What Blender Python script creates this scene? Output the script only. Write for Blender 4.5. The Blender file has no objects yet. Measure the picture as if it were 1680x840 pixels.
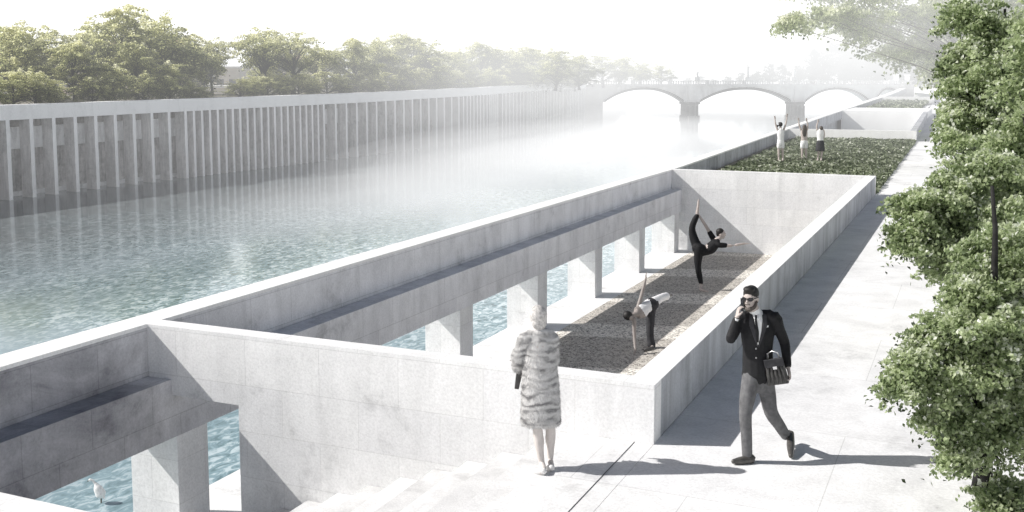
import bpy, bmesh, math, random
import numpy as np
from mathutils import Vector, Matrix
from mathutils.bvhtree import BVHTree
R = math.radians
rng = np.random.default_rng(7)
random.seed(7)
scene = bpy.context.scene
col = scene.collection

# ------------------------------------------------------------------ camera
F = 1722.0; TH = R(6); PHI = R(23.84); H = 4.0
cam = bpy.data.cameras.new('camera'); camo = bpy.data.objects.new('camera', cam); col.objects.link(camo)
camo.location = (0, 0, H); camo.rotation_euler = (R(90) - TH, 0, PHI)
cam.sensor_width = 36; cam.lens = F / 1680 * 36; cam.shift_y = -109 / 1680
cam.clip_start = .1; cam.clip_end = 6000
scene.camera = camo
V = Vector
C0 = V((0, 0, H))
FW = V((-math.sin(PHI) * math.cos(TH), math.cos(PHI) * math.cos(TH), -math.sin(TH)))
RT = V((math.cos(PHI), math.sin(PHI), 0)); UP = RT.cross(FW)
FH = V((-math.sin(PHI), math.cos(PHI), 0))
def ray(px, py): return FW * F + RT * (px - 840) - UP * (py - 311)
def at(px, py, d): return C0 + ray(px, py) * (d / F)
def onz(px, py, z):
    r = ray(px, py); return C0 + r * ((z - H) / r.z)
def onx(px, py, x):
    r = ray(px, py); return C0 + r * (x / r.x)
def depth(p): return (V(p) - C0).dot(FW)

# ------------------------------------------------------------------ render settings
scene.render.engine = 'CYCLES'
scene.view_settings.view_transform = 'Standard'; scene.view_settings.look = 'None'; scene.view_settings.exposure = 0
scene.cycles.use_denoising = True
scene.cycles.max_bounces = 8; scene.cycles.transparent_max_bounces = 12; scene.cycles.volume_bounces = 0
scene.cycles.diffuse_bounces = 3; scene.cycles.glossy_bounces = 2

# ------------------------------------------------------------------ world + sun
SUN_EL = R(38.8)
sx, sy = .942, .336      # horizontal direction the shadows fall
w = bpy.data.worlds.new('World'); scene.world = w; w.use_nodes = True
nt = w.node_tree; nt.nodes.clear()
out = nt.nodes.new('ShaderNodeOutputWorld')
sky = nt.nodes.new('ShaderNodeTexSky'); sky.sky_type = 'NISHITA'; sky.sun_disc = False
sky.sun_elevation = SUN_EL; sky.sun_rotation = math.atan2(-sx, -sy)
sky.air_density = 1.0; sky.dust_density = 3.0; sky.ozone_density = 1.0
b1 = nt.nodes.new('ShaderNodeBackground'); b1.inputs['Strength'].default_value = .052
nt.links.new(sky.outputs[0], b1.inputs['Color'])
b2 = nt.nodes.new('ShaderNodeBackground'); b2.inputs['Color'].default_value = (1, 1, .995, 1); b2.inputs['Strength'].default_value = 2.1
tc = nt.nodes.new('ShaderNodeTexCoord'); sp = nt.nodes.new('ShaderNodeSeparateXYZ')
nt.links.new(tc.outputs['Generated'], sp.inputs[0])
mr = nt.nodes.new('ShaderNodeMapRange'); mr.interpolation_type = 'SMOOTHSTEP'
mr.inputs['From Min'].default_value = .09; mr.inputs['From Max'].default_value = .30
nt.links.new(sp.outputs['Z'], mr.inputs['Value'])
mx = nt.nodes.new('ShaderNodeMixShader')
nt.links.new(mr.outputs[0], mx.inputs[0]); nt.links.new(b2.outputs[0], mx.inputs[1]); nt.links.new(b1.outputs[0], mx.inputs[2])
nt.links.new(mx.outputs[0], out.inputs['Surface'])
sl = bpy.data.lights.new('sun', 'SUN'); sl.energy = 5.0; sl.angle = R(.5); sl.color = (1, .975, .94)
so = bpy.data.objects.new('sun', sl); col.objects.link(so)
sd = V((sx * math.cos(SUN_EL), sy * math.cos(SUN_EL), -math.sin(SUN_EL)))
so.rotation_euler = sd.to_track_quat('-Z', 'Y').to_euler(); so.location = (-60, -20, 60)

# ------------------------------------------------------------------ materials
def newmat(name):
    m = bpy.data.materials.new(name); m.use_nodes = True
    n = m.node_tree; bs = n.nodes['Principled BSDF']
    return m, n, bs
def N(n, t, **kw):
    x = n.nodes.new(t)
    for k, v in kw.items():
        if k in x.inputs: x.inputs[k].default_value = v
        else: setattr(x, k, v)
    return x
def L(n, a, b): n.links.new(a, b)
def pos(n, scale=(1, 1, 1)):
    g = n.nodes.new('ShaderNodeNewGeometry'); mp = n.nodes.new('ShaderNodeMapping')
    mp.inputs['Scale'].default_value = scale; L(n, g.outputs['Position'], mp.inputs[0]); return mp.outputs[0]
def noise(n, vec, sc, det=6, rough=.6, dist=0):
    t = N(n, 'ShaderNodeTexNoise', Scale=sc, Detail=det, Roughness=rough, Distortion=dist); L(n, vec, t.inputs['Vector']); return t.outputs['Fac']
def ramp(n, fac, stops):
    r = n.nodes.new('ShaderNodeValToRGB'); e = r.color_ramp.elements
    while len(e) > 1: e.remove(e[-1])
    e[0].position = stops[0][0]; e[0].color = (*stops[0][1], 1)
    for p, c in stops[1:]:
        q = e.new(p); q.color = (*c, 1)
    L(n, fac, r.inputs[0]); return r.outputs[0]
def mixc(n, fac, a, b, mode='MIX'):
    m = n.nodes.new('ShaderNodeMix'); m.data_type = 'RGBA'; m.blend_type = mode
    for i, v in ((0, fac), (6, a), (7, b)):
        if hasattr(v, 'is_linked') or hasattr(v, 'links'): L(n, v, m.inputs[i])
        else: m.inputs[i].default_value = v if i == 0 else (*v, 1)
    return m.outputs[2]
def math_(n, op, a, b=0.0):
    m = n.nodes.new('ShaderNodeMath'); m.operation = op
    for i, v in enumerate((a, b)):
        if hasattr(v, 'links'): L(n, v, m.inputs[i])
        else: m.inputs[i].default_value = v
    return m.outputs[0]
def g3(v, t=(1, 1, 1)): return (v * t[0], v * t[1], v * t[2])

def concrete(name, hi, mid, lo, panel=None, joint=.5, tint=(1, 1, 1), streak=.35, bump=.25, rough=.8, sc=1.0, end_dark=None):
    m, n, bs = newmat(name)
    p = pos(n)
    a = noise(n, p, .55 * sc, 8, .68, .6)
    b = noise(n, p, 2.6 * sc, 8, .7, .3)
    c = noise(n, p, 30 * sc, 4, .75)
    d = noise(n, pos(n, (1.6, 1.6, .30)), 1.1 * sc, 6, .68, .5)
    f = math_(n, 'ADD', math_(n, 'MULTIPLY', a, .55), math_(n, 'MULTIPLY', b, .45))
    f = math_(n, 'ADD', f, math_(n, 'MULTIPLY', math_(n, 'SUBTRACT', noise(n, p, .22 * sc, 3, .5, .8), .5), .35))
    base = ramp(n, f, [(.30, g3(lo, tint)), (.43, g3(mid, tint)), (.55, g3(hi, tint))])
    st = ramp(n, d, [(.38, g3(1 - streak)), (.58, (1, 1, 1))])
    base = mixc(n, 1.0, base, st, 'MULTIPLY')
    gr = ramp(n, c, [(.30, g3(.80)), (.62, g3(1.04))])
    base = mixc(n, .8, base, gr, 'MULTIPLY')
    if panel:
        g = n.nodes.new('ShaderNodeNewGeometry')
        spn = n.nodes.new('ShaderNodeSeparateXYZ'); L(n, g.outputs['Normal'], spn.inputs[0])
        spp = n.nodes.new('ShaderNodeSeparateXYZ'); L(n, g.outputs['Position'], spp.inputs[0])
        isx = math_(n, 'GREATER_THAN', math_(n, 'ABSOLUTE', spn.outputs[0]), .6)
        isz = math_(n, 'GREATER_THAN', math_(n, 'ABSOLUTE', spn.outputs[2]), .6)
        def lerp(t, x, y):
            q = n.nodes.new('ShaderNodeMix'); q.data_type = 'FLOAT'
            L(n, t, q.inputs[0]); L(n, x, q.inputs[2]); L(n, y, q.inputs[3]); return q.outputs[0]
        u = lerp(isx, spp.outputs[0], spp.outputs[1]); v = lerp(isz, spp.outputs[2], spp.outputs[1])
        cb = n.nodes.new('ShaderNodeCombineXYZ'); L(n, u, cb.inputs[0]); L(n, v, cb.inputs[1])
        br = N(n, 'ShaderNodeTexBrick', **{'Scale': 1.0, 'Mortar Size': .006, 'Mortar Smooth': .1, 'Brick Width': panel[0], 'Row Height': panel[1]})
        br.offset = .5
        br.inputs['Color1'].default_value = (1, 1, 1, 1); br.inputs['Color2'].default_value = (.93, .93, .94, 1)
        br.inputs['Mortar'].default_value = (joint, joint, joint, 1)
        L(n, cb.outputs[0], br.inputs['Vector'])
        base = mixc(n, .85, base, br.outputs[0], 'MULTIPLY')
    if end_dark:   # blotchy darkening towards the river stair end of the quay
        gg = n.nodes.new('ShaderNodeNewGeometry'); s2 = n.nodes.new('ShaderNodeSeparateXYZ'); L(n, gg.outputs['Position'], s2.inputs[0])
        q = N(n, 'ShaderNodeMapRange'); q.inputs['From Min'].default_value = end_dark[0]; q.inputs['From Max'].default_value = end_dark[1]; L(n, s2.outputs[1], q.inputs['Value'])
        base = mixc(n, math_(n, 'MULTIPLY', q.outputs[0], ramp(n, a, [(.38, (1, 1, 1)), (.62, (.45, .45, .45))])), base, mixc(n, 1.0, base, (end_dark[2], end_dark[2], end_dark[2] * 1.06), 'MULTIPLY'))
    L(n, base, bs.inputs['Base Color']); bs.inputs['Roughness'].default_value = rough
    bs.inputs['Specular IOR Level'].default_value = .25
    bp = N(n, 'ShaderNodeBump', Strength=bump, Distance=.02); L(n, math_(n, 'ADD', c, b), bp.inputs['Height']); L(n, bp.outputs[0], bs.inputs['Normal'])
    return m
def plain(name, c, rough=.6, spec=.3, var=.25, nsc=12, metal=0, bump=0):
    m, n, bs = newmat(name)
    f = noise(n, pos(n), nsc, 5, .6)
    L(n, ramp(n, f, [(.3, g3(1 - var, c)), (.65, g3(1 + var * .4, c))]), bs.inputs['Base Color'])
    bs.inputs['Roughness'].default_value = rough; bs.inputs['Specular IOR Level'].default_value = spec; bs.inputs['Metallic'].default_value = metal
    if bump:
        bp = N(n, 'ShaderNodeBump', Strength=bump, Distance=.01); L(n, f, bp.inputs['Height']); L(n, bp.outputs[0], bs.inputs['Normal'])
    return m
def leafmat(name, cols, trans=.35, rough=.5, spec=.3):
    m, n, bs = newmat(name)
    at_ = n.nodes.new('ShaderNodeAttribute'); at_.attribute_name = 'tint'
    c = ramp(n, at_.outputs['Fac'], [(i / (len(cols) - 1), q) for i, q in enumerate(cols)])
    L(n, c, bs.inputs['Base Color']); bs.inputs['Roughness'].default_value = rough; bs.inputs['Specular IOR Level'].default_value = spec
    tr = n.nodes.new('ShaderNodeBsdfTranslucent'); L(n, c, tr.inputs['Color'])
    ms = n.nodes.new('ShaderNodeMixShader'); ms.inputs[0].default_value = trans
    L(n, bs.outputs[0], ms.inputs[1]); L(n, tr.outputs[0], ms.inputs[2])
    L(n, ms.outputs[0], n.nodes['Material Output'].inputs['Surface'])
    return m
def hazemat(name, sigma, e):
    m = bpy.data.materials.new(name); m.use_nodes = True; n = m.node_tree; n.nodes.clear()
    o = n.nodes.new('ShaderNodeOutputMaterial')
    ab = N(n, 'ShaderNodeVolumeAbsorption', Density=sigma); ab.inputs['Color'].default_value = (0, 0, 0, 1)
    em = N(n, 'ShaderNodeEmission', Strength=sigma * e); em.inputs['Color'].default_value = (.99, .995, 1, 1)  # haze glows by itself in place of scattered sunlight
    ad = n.nodes.new('ShaderNodeAddShader'); L(n, ab.outputs[0], ad.inputs[0]); L(n, em.outputs[0], ad.inputs[1])
    L(n, ad.outputs[0], o.inputs['Volume'])
    return m

M = {}
M['wall'] = concrete('pale_concrete', .97, .91, .56, (1.15, .62), .82, (1, 1, .995), .10)
M['quay'] = concrete('mottled_concrete', .97, .86, .44, (1.05, .58), .7, (.99, .99, 1.01), .14, end_dark=(13.5, 9.5, .38))
M['cap'] = concrete('coping_concrete', .98, .94, .86, None, tint=(1, 1, .99), streak=.05)
M['side'] = concrete('side_wall_concrete', .62, .50, .30, (1.2, 3), .75, (.96, .99, 1.04), .28)  # darker, bluer concrete: shade of these faces put into the colour
M['pave'] = concrete('paving_concrete', .96, .88, .60, (2.4, 2.4), .72, (1, 1, 1.0), .10, sc=.9)
M['stepd'] = concrete('darker_step_concrete', .78, .69, .50, None, tint=(1, 1, 1), streak=.1, sc=1.7)  # slightly darker tone for every other step
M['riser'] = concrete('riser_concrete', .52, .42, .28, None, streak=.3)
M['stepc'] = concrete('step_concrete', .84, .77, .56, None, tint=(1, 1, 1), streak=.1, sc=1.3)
M['blade'] = concrete('lit_blade_concrete', .97, .94, .82, None, tint=(1, 1, 1), streak=.08)  # lit tone of fin fronts and fascia put into the colour
M['bladeside'] = concrete('shaded_blade_concrete', .86, .74, .54, None, tint=(1, .98, .97), streak=.25)  # same fins, shade of the other faces put into the colour
M['bankwall'] = concrete('old_bank_concrete', .70, .52, .30, (3, 1.4), .7, (1, .97, .95), .4)
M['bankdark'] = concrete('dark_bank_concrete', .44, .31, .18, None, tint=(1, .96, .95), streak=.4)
M['band'] = concrete('band_concrete', .93, .82, .6, None, streak=.25)
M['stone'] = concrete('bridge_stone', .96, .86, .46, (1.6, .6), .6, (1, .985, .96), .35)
M['pierstone'] = concrete('dark_pier_stone', .22, .11, .04, (1.2, .5), .5, (1, .97, .93), .5)  # much darker than the other bridge stone
M['stonedark'] = concrete('dark_stone', .08, .045, .02, None, tint=(1, .97, .94), streak=.5)  # darkest tone, for arch rings, caps and pier strips
M['plaster'] = plain('pale_plaster', (.78, .74, .68), .8, .2, .12, .6)
M['plaster2'] = plain('cream_plaster', (.80, .66, .46), .8, .2, .12, .6)
M['plaster3'] = plain('rose_plaster', (.68, .50, .42), .8, .2, .12, .6)
M['rooftile'] = plain('roof_tile', (.42, .25, .16), .8, .2, .3, 2)
M['glassdark'] = plain('dark_window', (.05, .055, .06), .2, .5, .2, 2)
M['bark'] = plain('dark_bark', (.035, .034, .033), .9, .1, .5, 9, bump=.6)
M['bark2'] = plain('grey_bark', (.16, .14, .12), .9, .1, .5, 3)
M['earth'] = plain('dry_earth', (.30, .28, .24), .95, .1, .4, 1.5)
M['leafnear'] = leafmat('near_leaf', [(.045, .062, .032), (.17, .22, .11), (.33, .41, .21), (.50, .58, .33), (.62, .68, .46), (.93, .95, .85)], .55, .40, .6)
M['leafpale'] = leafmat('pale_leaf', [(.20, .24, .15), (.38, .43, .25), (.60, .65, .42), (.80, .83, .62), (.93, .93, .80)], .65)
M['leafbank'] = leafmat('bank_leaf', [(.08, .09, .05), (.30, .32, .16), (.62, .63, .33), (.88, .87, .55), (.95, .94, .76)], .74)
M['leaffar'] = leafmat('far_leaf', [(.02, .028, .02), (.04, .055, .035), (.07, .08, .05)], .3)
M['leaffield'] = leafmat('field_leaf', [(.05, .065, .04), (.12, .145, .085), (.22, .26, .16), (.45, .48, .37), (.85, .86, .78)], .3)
M['skin'] = plain('fair_skin', (.50, .44, .41), .5, .35, .15, 18)
M['skinw'] = plain('pale_skin', (.66, .61, .58), .5, .35, .12, 18)
M['skind'] = plain('shaded_skin', (.33, .295, .275), .5, .35, .15, 18)
M['black'] = plain('black_cloth', (.012, .012, .014), .7, .35, .4, 25, bump=.3)
M['leotard'] = plain('black_jersey', (.014, .014, .016), .75, .25, .4, 25)
M['trouser'] = plain('grey_trouser_cloth', (.15, .15, .155), .8, .25, .35, 14, bump=.4)
M['trouserd'] = plain('dark_trouser_cloth', (.05, .05, .055), .8, .25, .35, 14, bump=.4)
M['white'] = plain('white_cloth', (.86, .86, .86), .8, .2, .1, 14)
M['shoe'] = plain('brogue_leather', (.09, .085, .08), .35, .5, .4, 25)
M['shoew'] = plain('white_leather', (.78, .77, .76), .4, .4, .1, 15)
M['leather'] = plain('briefcase_leather', (.07, .068, .066), .4, .5, .4, 20, bump=.3)
M['hairdark'] = plain('dark_hair', (.02, .018, .017), .55, .4, .5, 60, bump=.5)
M['hairbrown'] = plain('brown_hair', (.10, .085, .075), .6, .4, .5, 60, bump=.5)
M['hairwhite'] = plain('white_hair', (.60, .58, .56), .7, .3, .45, 40, bump=.6)
M['skirt'] = plain('charcoal_cloth', (.06, .06, .065), .85, .2, .3, 14)
M['metal'] = plain('brushed_metal', (.75, .75, .76), .35, .5, .1, 20, metal=.8)
M['rail'] = plain('white_paint', (.82, .82, .82), .5, .4, .06, 10)
M['lens'] = plain('black_lens', (.01, .01, .012), .15, .6, .1, 10)
M['bird'] = plain('white_feather', (.84, .84, .83), .8, .2, .15, 30)
M['beak'] = plain('dark_beak', (.10, .08, .05), .5, .3, .1, 20)

def gravelmat():
    m, n, bs = newmat('speckled_grit')
    p = pos(n)
    v = N(n, 'ShaderNodeTexVoronoi', Scale=48.0); L(n, p, v.inputs['Vector'])
    v2 = N(n, 'ShaderNodeTexVoronoi', Scale=20.0); L(n, p, v2.inputs['Vector'])
    sp_ = n.nodes.new('ShaderNodeSeparateColor'); L(n, v.outputs['Color'], sp_.inputs[0])
    sp2 = n.nodes.new('ShaderNodeSeparateColor'); L(n, v2.outputs['Color'], sp2.inputs[0])
    f = math_(n, 'ADD', math_(n, 'MULTIPLY', sp_.outputs[0], .55), math_(n, 'MULTIPLY', sp2.outputs[1], .45))
    c = ramp(n, f, [(.15, (.12, .11, .10)), (.34, (.50, .465, .42)), (.52, (.86, .81, .73)), (.80, (.98, .95, .88))])
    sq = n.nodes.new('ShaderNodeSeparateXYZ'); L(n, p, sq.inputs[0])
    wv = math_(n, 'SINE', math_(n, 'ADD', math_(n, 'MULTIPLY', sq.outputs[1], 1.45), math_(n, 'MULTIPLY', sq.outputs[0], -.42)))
    c = mixc(n, ramp(n, wv, [(.42, (0, 0, 0)), (.58, (1, 1, 1))]), mixc(n, 1.0, c, (.68, .67, .665), 'MULTIPLY'), c)  # slanting pillar shadow bands painted into the grit colour
    L(n, c, bs.inputs['Base Color']); bs.inputs['Roughness'].default_value = .9
    bp = N(n, 'ShaderNodeBump', Strength=.5, Distance=.01); L(n, sp_.outputs[0], bp.inputs['Height']); L(n, bp.outputs[0], bs.inputs['Normal'])
    return m
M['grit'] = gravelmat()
def watermat():
    m, n, bs = newmat('river_water')
    p = pos(n, (1.0, .55, 1))
    a = noise(n, p, 4.6, 4, .62, .9); b = noise(n, pos(n, (1, .5, 1)), .5, 3, .6, .4); c = noise(n, p, 12, 3, .6, .5)
    big = noise(n, pos(n), .045, 4, .6, .5)
    col1 = ramp(n, a, [(.34, (.075, .145, .155)), (.50, (.24, .36, .395)), (.62, (.66, .76, .79))])  # light and dark of the ripples painted into the base colour
    col2 = mixc(n, ramp(n, big, [(.40, (0, 0, 0)), (.62, (1, 1, 1))]), col1, (.26, .35, .385))
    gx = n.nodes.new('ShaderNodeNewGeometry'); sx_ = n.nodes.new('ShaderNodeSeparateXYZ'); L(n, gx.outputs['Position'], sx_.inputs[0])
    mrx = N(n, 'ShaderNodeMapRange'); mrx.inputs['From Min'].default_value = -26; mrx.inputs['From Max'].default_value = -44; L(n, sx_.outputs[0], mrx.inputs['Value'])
    bank_reflect = math_(n, 'MULTIPLY', mrx.outputs[0], ramp(n, big, [(.30, (.75, .75, .75)), (.5, (1, 1, 1))]))  # colour darkened near the far bank in place of the wall's reflection
    col2 = mixc(n, bank_reflect, col2, ramp(n, a, [(.36, (.085, .10, .105)), (.62, (.26, .29, .30))]))
    L(n, col2, bs.inputs['Base Color']); bs.inputs['Roughness'].default_value = .04; bs.inputs['IOR'].default_value = 1.42
    bs.inputs['Specular IOR Level'].default_value = .5
    h = math_(n, 'ADD', math_(n, 'MULTIPLY', a, .55), math_(n, 'ADD', math_(n, 'MULTIPLY', b, .5), math_(n, 'MULTIPLY', c, .22)))
    bp = N(n, 'ShaderNodeBump', Strength=.13, Distance=.04); L(n, h, bp.inputs['Height']); L(n, bp.outputs[0], bs.inputs['Normal'])
    return m
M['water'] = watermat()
def furmat():
    m, n, bs = newmat('banded_fur')
    t = n.nodes.new('ShaderNodeNewGeometry')
    s = n.nodes.new('ShaderNodeSeparateXYZ'); L(n, t.outputs['Position'], s.inputs[0])
    nz = noise(n, pos(n, (5, 5, 9)), 1.0, 3, .5)
    z = math_(n, 'ADD', math_(n, 'MULTIPLY', s.outputs[2], 72.0), math_(n, 'MULTIPLY', nz, 14.0))
    f = math_(n, 'ADD', math_(n, 'MULTIPLY', math_(n, 'SINE', z), .5), .5)
    f2 = math_(n, 'MULTIPLY', f, ramp(n, noise(n, pos(n, (4, 4, 6)), 1.6, 3), [(.35, (.25, .25, .25)), (.6, (1, 1, 1))]))
    c = ramp(n, f2, [(0.0, (.76, .75, .74)), (.45, (.60, .59, .58)), (.8, (.38, .375, .375)), (1.0, (.27, .265, .265))])
    L(n, c, bs.inputs['Base Color']); bs.inputs['Roughness'].default_value = .9; bs.inputs['Sheen Weight'].default_value = .3
    bp = N(n, 'ShaderNodeBump', Strength=.6, Distance=.02); L(n, noise(n, pos(n, (30, 30, 8)), 4, 3), bp.inputs['Height']); L(n, bp.outputs[0], bs.inputs['Normal'])
    return m
M['fur'] = furmat()

# ------------------------------------------------------------------ object helpers
def link(o, parent=None):
    col.objects.link(o)
    if parent is not None:
        o.parent = parent
        o.matrix_parent_inverse = Matrix.Translation(-V(parent.location)) if parent.type == 'EMPTY' or parent.location.length else Matrix.Identity(4)
    return o
def tag(o, label=None, cat=None, group=None, kind=None):
    if label: o['label'] = label
    if cat: o['category'] = cat
    if group: o['group'] = group
    if kind: o['kind'] = kind
    return o
def empty(name, loc, label, cat, group=None, kind=None):
    o = bpy.data.objects.new(name, None); o.empty_display_size = .2; o.location = loc; col.objects.link(o)
    return tag(o, label, cat, group, kind)
def meshobj(name, vs, fs, mat, parent=None, smooth=False):
    me = bpy.data.meshes.new(name); me.from_pydata([tuple(v) for v in vs], [], fs)
    me.validate(); me.update()
    mats = mat if isinstance(mat, list) else [mat]
    for q in mats: me.materials.append(q)
    if smooth: me.polygons.foreach_set('use_smooth', [True] * len(me.polygons))
    return link(bpy.data.objects.new(name, me), parent)
class MB:
    def __init__(s): s.v = []; s.f = []; s.m = []
    def add(s, vs, fs, m=0):
        k = len(s.v); s.v += [V(v) for v in vs]; s.f += [[i + k for i in f] for f in fs]; s.m += [m] * len(fs); return s
    def box(s, x0, x1, y0, y1, z0, z1, m=0):
        return s.add([(x0, y0, z0), (x1, y0, z0), (x1, y1, z0), (x0, y1, z0), (x0, y0, z1), (x1, y0, z1), (x1, y1, z1), (x0, y1, z1)],
                     [[0, 3, 2, 1], [4, 5, 6, 7], [0, 1, 5, 4], [1, 2, 6, 5], [2, 3, 7, 6], [3, 0, 4, 7]], m)
    def obox(s, o, a, b, c, m=0):      # box from corner o with edge vectors a, b, c
        o, a, b, c = V(o), V(a), V(b), V(c)
        return s.add([o, o + a, o + a + b, o + b, o + c, o + a + c, o + a + b + c, o + b + c],
                     [[0, 3, 2, 1], [4, 5, 6, 7], [0, 1, 5, 4], [1, 2, 6, 5], [2, 3, 7, 6], [3, 0, 4, 7]], m)
    def prism(s, pts, z0, z1, m=0):    # polygon in plan, z values may be lists
        n_ = len(pts); z0 = z0 if isinstance(z0, (list, tuple)) else [z0] * n_; z1 = z1 if isinstance(z1, (list, tuple)) else [z1] * n_
        vs = [(p[0], p[1], z0[i]) for i, p in enumerate(pts)] + [(p[0], p[1], z1[i]) for i, p in enumerate(pts)]
        return s.add(vs, [list(range(n_))[::-1], list(range(n_, 2 * n_))] + [[i, (i + 1) % n_, n_ + (i + 1) % n_, n_ + i] for i in range(n_)], m)
    def tube(s, pts, rad, seg=8, m=0):
        pts = [V(p) for p in pts]; rings = []
        for i, p in enumerate(pts):
            t = (pts[min(i + 1, len(pts) - 1)] - pts[max(i - 1, 0)]).normalized()
            a = t.cross(V((.13, .31, .94))).normalized() if abs(t.z) < .9 else t.cross(V((1, .1, 0))).normalized()
            b = t.cross(a); r = rad[i] if isinstance(rad, (list, tuple)) else rad
            rings.append([p + a * r * math.cos(k * 2 * math.pi / seg) + b * r * math.sin(k * 2 * math.pi / seg) for k in range(seg)])
        vs = [q for r_ in rings for q in r_]; fs = []
        for i in range(len(pts) - 1):
            for k in range(seg):
                fs.append([i * seg + k, i * seg + (k + 1) % seg, (i + 1) * seg + (k + 1) % seg, (i + 1) * seg + k])
        fs += [list(range(seg))[::-1], [(len(pts) - 1) * seg + k for k in range(seg)]]
        return s.add(vs, fs, m)
    def build(s, name, mat, parent=None, bevel=0, smooth=False):
        o = meshobj(name, s.v, s.f, mat, parent, smooth)
        if isinstance(mat, list) and len(o.data.polygons) == len(s.m): o.data.polygons.foreach_set('material_index', s.m)
        if bevel:
            b = o.modifiers.new('bevel', 'BEVEL'); b.width = bevel; b.segments = 2; b.limit_method = 'ANGLE'; b.angle_limit = R(50)
        return o

def leaves_mesh(name, P, size, mat, up=.5, droop=.25, tint=None, fold=.25, sizevar=.4):
    P = np.asarray(P, float); n = len(P)
    d = rng.normal(size=(n, 3)); d[:, 2] -= droop * 2; d /= np.linalg.norm(d, axis=1)[:, None]
    u = rng.normal(size=(n, 3)); u[:, 2] += up * 3
    s = np.cross(d, u); s /= np.linalg.norm(s, axis=1)[:, None] + 1e-9
    u = np.cross(s, d)
    L_ = size * (1 - sizevar / 2 + sizevar * rng.random(n))[:, None]
    W_ = L_ * .36
    v = np.empty((n, 4, 3))
    v[:, 0] = P - d * L_ * .5
    v[:, 1] = P + s * W_ - d * L_ * .05 + u * L_ * fold * .4
    v[:, 2] = P + d * L_ * .55 - u * L_ * .08
    v[:, 3] = P - s * W_ - d * L_ * .05 + u * L_ * fold * .4
    me = bpy.data.meshes.new(name)
    me.vertices.add(n * 4); me.vertices.foreach_set('co', v.reshape(-1))
    me.loops.add(n * 6); me.polygons.add(n * 2)
    b = (np.arange(n) * 4)[:, None]
    idx = np.concatenate([b + 0, b + 1, b + 2, b + 0, b + 2, b + 3], 1).reshape(-1)
    me.loops.foreach_set('vertex_index', idx.astype(np.int32))
    me.polygons.foreach_set('loop_start', (np.arange(n * 2) * 3).astype(np.int32))
    me.update(calc_edges=True)
    if tint is None: tint = rng.random(n)
    t = np.repeat(np.clip(tint, 0, 1), 4).astype(np.float32)
    a = me.attributes.new('tint', 'FLOAT', 'POINT'); a.data.foreach_set('value', t)
    me.materials.append(mat)
    return me
def crown_points(lobes, nclump, nleaf, cr, shell=.45, flat=.55):
    """leaf positions in clumps spread through ellipsoid lobes; returns points, tints, clump centres"""
    vol = np.array([l[1][0] * l[1][1] * l[1][2] for l in lobes]) ** .7; vol /= vol.sum()
    cs = []
    for l, q in zip(lobes, vol):
        k = max(2, int(round(nclump * q)))
        d = rng.normal(size=(k, 3)); d /= np.linalg.norm(d, axis=1)[:, None]
        r = rng.random(k) ** shell * (.82 + .28 * rng.random(k)) * (1 + (rng.random(k) < .12) * .28 * rng.random(k))
        cs.append(np.array(l[0]) + d * r[:, None] * np.array(l[1]))
    cs = np.concatenate(cs)
    rr = cr * (.55 + .8 * rng.random(len(cs)))
    per = np.maximum(4, (nleaf * rr ** 2 / (rr ** 2).sum()).astype(int))
    pts, tn = [], []
    for c, r, k in zip(cs, rr, per):
        d = rng.normal(size=(k, 3)); d /= np.linalg.norm(d, axis=1)[:, None]
        q = r * rng.random(k) ** .45
        p = d * q[:, None] * np.array([1, 1, flat])
        p[:, 2] -= .35 * (p[:, 0] ** 2 + p[:, 1] ** 2) / max(r, .01)
        pts.append(c + p)
        base = rng.normal(.42, .13)
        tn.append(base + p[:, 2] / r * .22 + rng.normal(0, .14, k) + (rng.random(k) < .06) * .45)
    return np.concatenate(pts), np.concatenate(tn), cs
def spray_points(lobes, nsp, nleaf, cr, reach=1.18):
    """leaf positions on flat drooping sprays that run outwards from the inside of each lobe"""
    vol = np.array([l[1][0] * l[1][1] * l[1][2] for l in lobes]) ** .6; vol /= vol.sum(); pts, tn, cs = [], [], []
    per = max(6, nleaf // nsp // 6)
    for l, q in zip(lobes, vol):
        for _ in range(max(3, int(round(nsp * q)))):
            d = rng.normal(size=3); d[2] = d[2] * .75 + .1; d /= np.linalg.norm(d)
            r0 = .15 + .55 * rng.random(); r1 = min(reach, r0 + .35 + .45 * rng.random())
            tb = rng.normal(.40, .12) + d[2] * .10
            bend = rng.normal(size=3) * .10
            for k in range(6):
                t = k / 5; r_ = r0 + (r1 - r0) * t
                c = np.array(l[0]) + (d * r_ + bend * t * t) * np.array(l[1]); c[2] -= .18 * t * t * l[1][2]
                if k in (2, 4): cs.append(c)
                rad = cr * (1.05 - .62 * t) * (.7 + .6 * rng.random()); n_ = int(per * (1.3 - .7 * t))
                g = rng.normal(size=(n_, 3)) * rad * .62 * np.array([1, 1, .42])
                g[:, 2] -= .3 * (g[:, 0] ** 2 + g[:, 1] ** 2) / rad
                pts.append(c + g); tn.append(tb + .10 + g[:, 2] / rad * .30 + t * .10 + rng.normal(0, .12, n_) + (rng.random(n_) < .06) * .45)  # upper leaves lighter, stray ones near white: sunlight and glints put into the tint
    return np.concatenate(pts), np.concatenate(tn), np.array(cs)
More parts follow.
